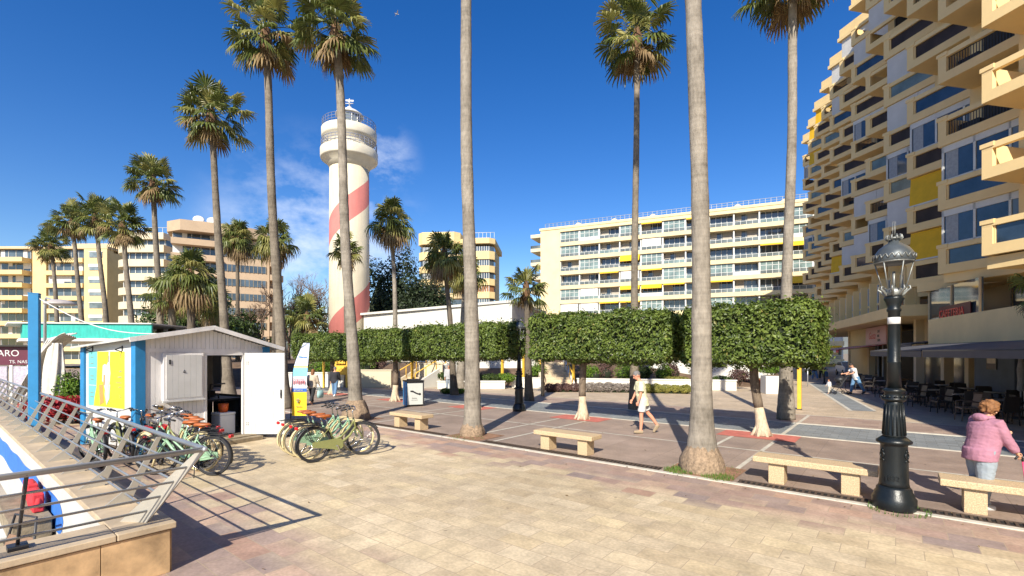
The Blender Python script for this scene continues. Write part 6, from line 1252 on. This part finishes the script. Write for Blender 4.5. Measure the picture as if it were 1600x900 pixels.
def person(label, loc, rz, H, pose, wear, hair, skin=SKIN, girth=1.0, belly=1.0, vox=.012, fingers=True, group='people in the square'):
    """forward = +X, left = +Y.  pose: thigh/knee/arm/elbow angles per side, lean, head pitch"""
    t = thing('person', label, 'person', loc, rz, group); g = girth; s = H/1.75; J = {}
    def dirx(a, side=0, ab=0): return V((math.sin(a)*math.cos(ab), side*math.sin(ab), -math.cos(a)*math.cos(ab)))
    lean = R(pose.get('lean', 4)); tor = V((math.sin(lean), 0, math.cos(lean))); hip = V((0, 0, 0))
    for sd, k in ((1, 'L'), (-1, 'R')):
        th, kn = R(pose['thigh'][k]), R(pose['knee'][k]); J['hip'+k] = hip+V((0, sd*.085*s*(.6+.4*g), 0)); J['kn'+k] = J['hip'+k]+dirx(th, sd, R(pose.get('splay', 2)))*.435*s; J['an'+k] = J['kn'+k]+dirx(th-kn)*.42*s
        fa = R(pose.get('foot', {}).get(k, 0)); fd = V((math.cos(fa), sd*.12, -math.sin(fa))); J['to'+k] = J['an'+k]+fd*.17*s+V((0, 0, -.045*s)); J['he'+k] = J['an'+k]-fd*.05*s+V((0, 0, -.05*s))
    low = min(min(J['to'+k].z, J['he'+k].z) for k in 'LR')-.028*s; up = V((0, 0, -low if not pose.get('seat') else pose['seat']))
    for k in J: J[k] = J[k]+up
    hip = hip+up; ch = hip+tor*.40*s; sh = hip+tor*.50*s; nk = hip+tor*.555*s; hp = R(pose.get('head', 10))+lean*.5; hd = nk+V((math.sin(hp)*.13+.01, 0, math.cos(hp)*.145))*s; J['head'] = hd
    for sd, k in ((1, 'L'), (-1, 'R')):
        a, e, ab = R(pose['arm'][k]), R(pose['elbow'][k]), R(pose.get('ab', {}).get(k, 8)); J['sh'+k] = sh+V((0, sd*.185*s*(.75+.25*g), -.01)); J['el'+k] = J['sh'+k]+dirx(a, sd, ab)*.285*s; J['wr'+k] = J['el'+k]+dirx(a+e, sd, ab*.3)*.25*s
    b = MB()
    def torso(b, ex, z0=0, z1=1):
        rings = [(-.10, .10, .135), (-.02, .118, .165), (.10, .112*belly, .155), (.22, .115*(belly+1)/2, .152), (.36, .118, .168), (.46, .10, .175), (.52, .065, .12), (.56, .05, .06)]
        b.loft([(hip+tor*(h*s)+V((.015*belly*(1 if .05 < h < .3 else 0), 0, 0)), (rx*s*g+ex), (ry*s*g+ex)) for h, rx, ry in rings if z0 <= h <= z1], 18)
    torso(b, 0); b.tube([sh, nk+(hd-nk)*.5], [.062*s, .052*s], 10)
    Mh = Matrix.Rotation(hp, 3, 'Y'); b.ell(hd+Mh @ V((-.012*s, 0, .02*s)), (.098*s, .076*s, .108*s), 16, 12, M=Mh); b.ell(hd+Mh @ V((.03*s, 0, -.05*s)), (.062*s, .056*s, .065*s), 12, 8, M=Mh)
    b.tube([hd+Mh @ V((.085*s, 0, .03*s)), hd+Mh @ V((.112*s, 0, -.018*s)), hd+Mh @ V((.08*s, 0, -.03*s))], [.008*s, .015*s, .012*s], 8); b.ell(hd+Mh @ V((.078*s, 0, -.062*s)), (.018*s, .026*s, .010*s), 8, 6, M=Mh); b.ell(hd+Mh @ V((.075*s, 0, .045*s)), (.02*s, .05*s, .012*s), 8, 6, M=Mh)
    for sd in (1, -1): b.ell(hd+Mh @ V((-.015*s, sd*.078*s, -.005*s)), (.02*s, .012*s, .032*s), 8, 6, M=Mh)
    for k, sd in (('L', 1), ('R', -1)):
        b.tube([J['hip'+k]+V((0, 0, .04)), J['hip'+k].lerp(J['kn'+k], .5), J['kn'+k], J['kn'+k].lerp(J['an'+k], .35)-V((.012, 0, 0)), J['an'+k]], [.092*s*g, .078*s*g, .056*s*(g+1)/2, .056*s*(g+1)/2, .037*s], 12)
        b.tube([J['he'+k]+V((0, 0, .03)), J['an'+k]+V((.02, 0, -.03)), J['to'+k]], [.035*s, .04*s, .028*s], 10)
        b.tube([J['sh'+k], J['sh'+k].lerp(J['el'+k], .5), J['el'+k]], [.055*s*(g+1)/2, .047*s*(g+1)/2, .039*s], 10); b.tube([J['el'+k], J['el'+k].lerp(J['wr'+k], .4), J['wr'+k]], [.039*s, .038*s, .025*s], 10)
        d = (J['wr'+k]-J['el'+k]).normalized(); side = V((d.z, 0, -d.x)) if abs(d.y) < .9 else V((1, 0, 0)); side = (side-d*side.dot(d)).normalized(); nrm = d.cross(side); w = J['wr'+k]
        b.tube([w, w+d*.04*s, w+d*.085*s], [.025*s, .034*s, .030*s], 10, sy=.62)
        if fingers:
            for q, (o, l) in enumerate(((-.030, .062), (-.010, .074), (.010, .070), (.029, .056))): p0 = w+d*.075*s+side*o*s; cu = nrm*(-sd)*.35+(-side)*0; b.tube([p0, p0+(d*.9+cu*.3)*l*.5*s, p0+(d*.75+cu*.9)*l*s], [.0095*s, .009*s, .0075*s], 7)
            b.tube([w+d*.02*s-side*.025*s, w+d*.05*s-side*.048*s, w+d*.085*s-side*.045*s], [.012*s, .011*s, .009*s], 7)
        else: b.tube([w+d*.07*s, w+d*.15*s], [.03*s, .018*s], 8, sy=.6)
    body = fuse('body', b, skin, t, vox, 3)
    for sd in (1, -1): e = MB(); e.ell(hd+Mh @ V((.079*s, sd*.031*s, .022*s)), .0105*s, 8, 6); e.obj('eye', EYE, t)
    # clothes
    for kind, m, par in wear:
        c = MB()
        if kind == 'top':
            sl, hem, ex = par; torso(c, ex, -.11 if hem < 0 else -.03, .53)
            if hem < 0: c.loft([(hip+tor*(hem*s), .125*s*g+ex, .17*s*g+ex), (hip+tor*(.05*s), .125*s*g*max(1, belly*.92)+ex, .168*s*g+ex)], 18)
            for k in 'LR':
                S, E, Wq = J['sh'+k], J['el'+k], J['wr'+k]; rr = .058*s*(g+1)/2
                if sl <= 1: c.tube([S.lerp(ch, .25), S, S.lerp(E, sl)], [rr+ex*1.1, rr+ex*.8, rr+ex*1.2], 12)
                else: c.tube([S.lerp(ch, .25), S, S.lerp(E, .5), E, E.lerp(Wq, .5), E.lerp(Wq, sl-1)], [rr+ex, rr+ex*.7, rr+ex*.6, rr*.85+ex*.6, rr*.78+ex*.6, rr*.6+ex*.45], 12)
        elif kind == 'legs':
            ln, ex = par; c.loft([(hip+tor*(h*s), rx*s*g+ex, ry*s*g+ex) for h, rx, ry in ((-.12, .09, .12), (-.03, .12, .165), (.06, .115*max(1, belly*.93), .158))], 18)
            for k in 'LR':
                A, B_, Cc = J['hip'+k]+V((0, 0, .03)), J['kn'+k], J['an'+k]; pts = [A, A.lerp(B_, .5)]; rs = [.098*s*g+ex, .085*s*g+ex]
                if ln <= 1: pts.append(A.lerp(B_, ln)); rs.append(.078*s*g+ex*1.3)
                else: pts += [B_, B_.lerp(Cc, .5), B_.lerp(Cc, ln-1)]; rs += [.064*s*(g+1)/2+ex, .058*s*(g+1)/2+ex, .05*s*(g+1)/2+ex]
                c.tube(pts, rs, 12)
        elif kind == 'shoes':
            for k in 'LR': c.tube([J['he'+k]+V((-.012, 0, .012)), J['an'+k]+V((.02, 0, -.035*s)), J['to'+k]+V((.025, 0, 0))], [.041*s, .048*s, .033*s], 10); c.tube([J['he'+k]+V((-.01, 0, -.012)), J['to'+k]+V((.02, 0, -.012))], [.038*s, .034*s], 10)
        elif kind == 'hood':
            c.ell(sh+V((-.09*s, 0, .05*s)), (.085*s, .13*s, .07*s), 12, 8); c.torus(nk+V((-.01, 0, .0)), .085*s, .035*s, 'Z', 18, 8)
        nm = {'top': 'shirt' if par and par[0] <= 1 else 'jacket', 'legs': 'shorts' if par and par[0] <= 1 else 'trousers', 'shoes': 'shoes', 'hood': 'hood'}[kind]
        fuse(nm, c, m, t, max(vox, .011), 4, .5, .008 if kind != 'shoes' else 0)
    if hair:
        hm, style = hair; c = MB()
        if style == 'short': c.ell(hd+Mh @ V((-.022*s, 0, .036*s)), (.103*s, .083*s, .098*s), 14, 10, M=Mh)
        elif style == 'curly':
            rn = random.Random(4)
            for i in range(150):
                dv = V((rn.gauss(0, 1), rn.gauss(0, 1), rn.gauss(0, 1))).normalized()
                if dv.x > .55 and dv.z < .55 or dv.z < -.75: continue
                c.ell(hd+Mh @ V((-.03*s+dv.x*.115*s, dv.y*.105*s, .022*s+dv.z*.115*s)), rn.uniform(.018, .032)*s, 7, 5)
            c.ell(hd+Mh @ V((-.035*s, 0, .03*s)), (.112*s, .10*s, .112*s), 14, 10, M=Mh)
        elif style == 'long': c.ell(hd+Mh @ V((-.025*s, 0, .03*s)), (.108*s, .09*s, .104*s), 14, 10, M=Mh); c.ell(hd+Mh @ V((-.065*s, 0, -.08*s)), (.055*s, .08*s, .12*s), 12, 8, M=Mh)
        # keep the face clear
        fuse('hair', c, hm, t, max(.009, vox*.8), 1 if style == 'curly' else 3, .5, .012 if style == 'curly' else .004)
    return t, J
GREYH = mat('grey_hair', (.16, .15, .145), .8, .3, 30, .4, 60); BRNH = mat('auburn_hair', (.20, .085, .028), .75, .4, 26, .4, 60); DRKH = mat('dark_hair', (.02, .014, .01), .7, .3, 20)
TAN = cloth('tan_suede', (.30, .23, .15))
# the man walking left
mp_ = dict(thigh={'L': 8, 'R': -24}, knee={'L': 6, 'R': 14}, foot={'L': -2, 'R': 62}, arm={'L': 4, 'R': 10}, elbow={'L': 12, 'R': 15}, ab={'L': 6, 'R': 6}, lean=9, head=28)
person('older man in a pale yellow shirt and light shorts striding left across the plaza', gp(1004, 677), R(178), 1.75, mp_, [('top', cloth('pale_yellow_cotton', (.66, .62, .40)), (.85, -.17, .028)), ('legs', cloth('light_grey_shorts', (.50, .49, .47)), (.80, .026)), ('shoes', TAN, None)], (GREYH, 'short'), SKIN2, 1.0, 1.12, .009)
# woman with the cane
wp = dict(thigh={'L': 6, 'R': -4}, knee={'L': 4, 'R': 4}, foot={'L': 0, 'R': 0}, arm={'L': 55, 'R': 24}, elbow={'L': 25, 'R': 10}, ab={'L': 4, 'R': 6}, lean=9, head=20)
wl = V((6.84, 6.93, 0)); wr = R(-3)
wt, WJ = person('woman in a pink hooded jumper and grey trousers leaning on a pink cane', wl, wr, 1.56, wp, [('top', cloth('pink_fleece', (.36, .165, .225)), (1.93, -.15, .034)), ('hood', cloth('pink_fleece_hood', (.37, .17, .23)), None), ('legs', cloth('grey_denim', (.26, .30, .34)), (1.93, .03)), ('shoes', cloth('pale_shoes', (.55, .53, .50)), None)], (BRNH, 'curly'), SKIN, 1.24, 1.28, .0075)
mw = Matrix.Translation(wl) @ Matrix.Rotation(wr, 4, 'Z'); d = (WJ['wrR']-WJ['elR']).normalized(); hp_ = mw @ (WJ['wrR']+d*.085)
t = thing('walking_cane', 'slim pink walking cane with black curved handle in the hand of the woman in pink', 'cane', (hp_.x, hp_.y, 0), wr); z = hp_.z
b = MB(); b.tube([(.03, 0, z-.03), (.10, -.02, 0.02)], [.011, .009], 8); b.obj('shaft', mat('pink_metal', (.60, .06, .15), .3, .05, 3), t); b = MB(); b.tube([(.03, 0, z-.05), (.03, 0, z+.0), (.0, 0, z+.02), (-.045, 0, z+.015), (-.07, 0, z-.02)], .013, 8); b.obj('handle', BLACK, t); b = MB(); b.tube([(.098, -.02, .03), (.102, -.02, 0)], .014, 8); b.obj('ferrule', RUBBER, t)
# man with push chair
sp_ = dict(thigh={'L': -24, 'R': 16}, knee={'L': 6, 'R': 6}, foot={'L': 35, 'R': 0}, arm={'L': 28, 'R': 30}, elbow={'L': 50, 'R': 48}, lean=14, head=34)
s0 = gp(1337, 616); sr = R(172)
person('man in white t-shirt and jeans pushing a push chair to the left', s0, sr, 1.75, sp_, [('top', cloth('white_tshirt', (.72, .72, .70)), (.65, -.15, .02)), ('legs', cloth('blue_jeans', (.12, .24, .40)), (1.95, .018)), ('shoes', cloth('dark_shoes', (.04, .04, .05)), None)], (DRKH, 'short'), SKIN, 1.0, 1.0, .014)
t = thing('push_chair', 'dark folding push chair in front of the man in the white t-shirt', 'push chair', s0+V((-.85, .05, 0)), sr); b = MB()
for s in (-.24, .24): b.tube([(-.35, s, 1.0), (-.25, s, .95), (.05, s, .5), (.35, s, .1)], .014, 6); b.tube([(-.30, s, .1), (.0, s, .55), (.1, s, .75)], .014, 6)
b.tube([(-.35, -.24, 1.0), (-.35, .24, 1.0)], .016, 6); b.obj('frame', DARKMETAL, t)
b = MB(); b.slab([(-.1, -.22, .75), (-.02, -.22, .42), (.28, -.22, .40), (.3, -.22, .46), (.05, -.22, .5), (-.02, -.22, .82)], (0, 1, 0), .44); b.ell((-.02, 0, .80), (.26, .23, .18), 12, 8); b.obj('seat', BLACK, t)
for x in (-.30, .36):
    for s in (-.26, .26): b = MB(); b.torus((0, 0, 0), .075, .022, 'Y', 16, 6); b.obj('wheel', RUBBER, t, (x, s, .098))
tp = dict(thigh={'L': 14, 'R': -14}, knee={'L': 4, 'R': 10}, arm={'L': -10, 'R': 20}, elbow={'L': 15, 'R': 15}, lean=4, head=12)
person('toddler in a white top and pale trousers walking ahead of the push chair', gp(1296, 615), R(175), .80, tp, [('top', cloth('toddler_white', (.70, .70, .68)), (1.6, -.1, .02)), ('legs', cloth('toddler_beige', (.52, .45, .36)), (1.9, .016))], (BRNH, 'short'), SKIN, 1.25, 1.1, .012, False)
st = dict(thigh={'L': 14, 'R': -16}, knee={'L': 4, 'R': 14}, foot={'L': 0, 'R': 28}, arm={'L': -10, 'R': 14}, elbow={'L': 15, 'R': 20}, lean=4, head=14)
DK = cloth('dark_jacket', (.022, .022, .028)); JN = cloth('faded_jeans', (.10, .19, .32)); BKT = cloth('black_trousers', (.02, .02, .022))
person('person in a dark jacket and blue jeans walking away near the left clipped tree', gp(523, 620), R(95), 1.55, st, [('top', DK, (1.9, -.12, .03)), ('legs', JN, (1.95, .02)), ('shoes', cloth('white_trainers', (.65, .65, .63)), None)], (GREYH, 'short'), SKIN, 1.05, 1.05, .014, False)
_, CJ = person('person in a beige top and black trousers carrying a bag beside the feather flag', gp(488, 632), R(80), 1.55, st, [('top', cloth('beige_top', (.52, .43, .32)), (1.5, -.12, .03)), ('legs', BKT, (1.95, .015))], (BRNH, 'long'), SKIN, 1.1, 1.1, .014, False)
bp_ = gp(488, 632)+Matrix.Rotation(R(80), 3, 'Z') @ (CJ['wrR']+V((0, -.04, -.13))); t = thing('shopping_bag', 'pale turquoise bag hanging from the hand of the person in beige', 'bag', bp_-V((0, 0, .42)), R(80)); b = MB(); b.loft([((0, 0, 0), .19, .09), ((0, 0, .15), .22, .10), ((0, 0, .32), .19, .06)], 14); b.obj('body', cloth('turquoise_bag', (.33, .52, .50)), t); b = MB(); b.torus((0, 0, .32), .12, .012, 'Y', 16, 6, a0=0, a1=PI); b.obj('strap', cloth('bag_strap', (.3, .45, .42)), t)
person('person in dark clothes half hidden behind the feather flag', gp(471, 634), R(85), 1.55, st, [('top', DK, (1.9, -.14, .03)), ('legs', BKT, (1.95, .015))], (DRKH, 'long'), SKIN, 1.05, 1.05, .014, False)
person('person in pale grey clothes standing beside the leaning dark palm', gp(701, 613), R(-80), 1.6, dict(thigh={'L': 2, 'R': -2}, knee={'L': 2, 'R': 2}, arm={'L': 5, 'R': 5}, elbow={'L': 15, 'R': 15}, lean=2, head=10), [('top', cloth('grey_cardigan', (.40, .40, .42)), (1.8, -.12, .025)), ('legs', cloth('blue_grey_trousers', (.25, .29, .34)), (1.95, .015))], (GREYH, 'short'), SKIN, 1.05, 1.05, .014, False)
person('person in black top and jeans walking in the shade past the clipped hedge', gp(1273, 594), R(80), 1.65, st, [('top', DK, (1.9, -.12, .03)), ('legs', JN, (1.95, .018))], (DRKH, 'short'), SKIN, 1.05, 1.05, .016, False)
person('person with an ochre top walking in the shade beside the dark pole', gp(1284, 593), R(75), 1.6, st, [('top', cloth('ochre_top', (.28, .22, .06)), (1.9, -.12, .03)), ('legs', BKT, (1.95, .015))], (BRNH, 'long'), SKIN, 1.05, 1.05, .016, False)
# guests seated by the striped awning
sit = dict(thigh={'L': 82, 'R': 86}, knee={'L': 82, 'R': 86}, arm={'L': 35, 'R': 30}, elbow={'L': 55, 'R': 50}, lean=4, head=8, seat=.53)
YCH = mat('yellow_chair_paint', (.55, .42, .02), .5, .1, 4); yc = make_chair(YCH); tag(yc, 'yellow chair', 'chair', 'yellow chairs at the far terrace'); yc['category'] = 'chair'
PQ = [(SL(33.5, .6), 0.4), (SL(31.0, .9), -2.3), (SL(28.2, .5), .8)]
for i, (p, a) in enumerate(PQ):
    o = yc if i == 0 else clone(yc); o.location = p; o.rotation_euler = (0, 0, eang+a-PI/2); o['group'] = 'yellow chairs at the far terrace'
    o['label'] = 'yellow terrace chair carrying the guest in %s' % ('black', 'red', 'navy blue')[i]
    fwd = eang+a-PI/2-PI/2; person('guest in %s seated on a yellow chair at the far terrace' % ('black', 'red', 'navy blue')[i], p+V((-.1*math.cos(fwd), -.1*math.sin(fwd), 0)), fwd, 1.7, sit, [('top', (DK, cloth('red_top', (.35, .03, .04)), cloth('navy_top', (.03, .05, .14)))[i], (1.9, -.05, .025)), ('legs', (JN, BKT, JN)[i], (1.95, .018))], ((DRKH, 'short'), (BRNH, 'long'), (GREYH, 'short'))[i], SKIN, 1.0, 1.0, .016, False)
# gull
t = thing('gull', 'white gull flying high above the lighthouse', 'bird', at(620, 30, 22), R(30)); b = MB(); b.loft([((0, 0, -.01), .02, .02), ((0, 0, 0), .20, .055), ((0, 0, .04), .16, .05), ((0, 0, .06), .04, .02)], 10)
for s in (-1, 1): b.add([(.08, s*.04, .03), (-.06, s*.04, .03), (-.04, s*.35, .16), (.06, s*.35, .16), (-.08, s*.7, .10)], [(0, 1, 2, 3), (3, 2, 4)])
b.add([(-.18, .03, .02), (-.18, -.03, .02), (-.32, -.07, .02), (-.32, .07, .02)], [(0, 1, 2, 3)]); b.ell((.22, 0, .03), (.06, .04, .04), 8, 6); b.obj('body', WHITE, t); t.scale = (.5, .5, .5)
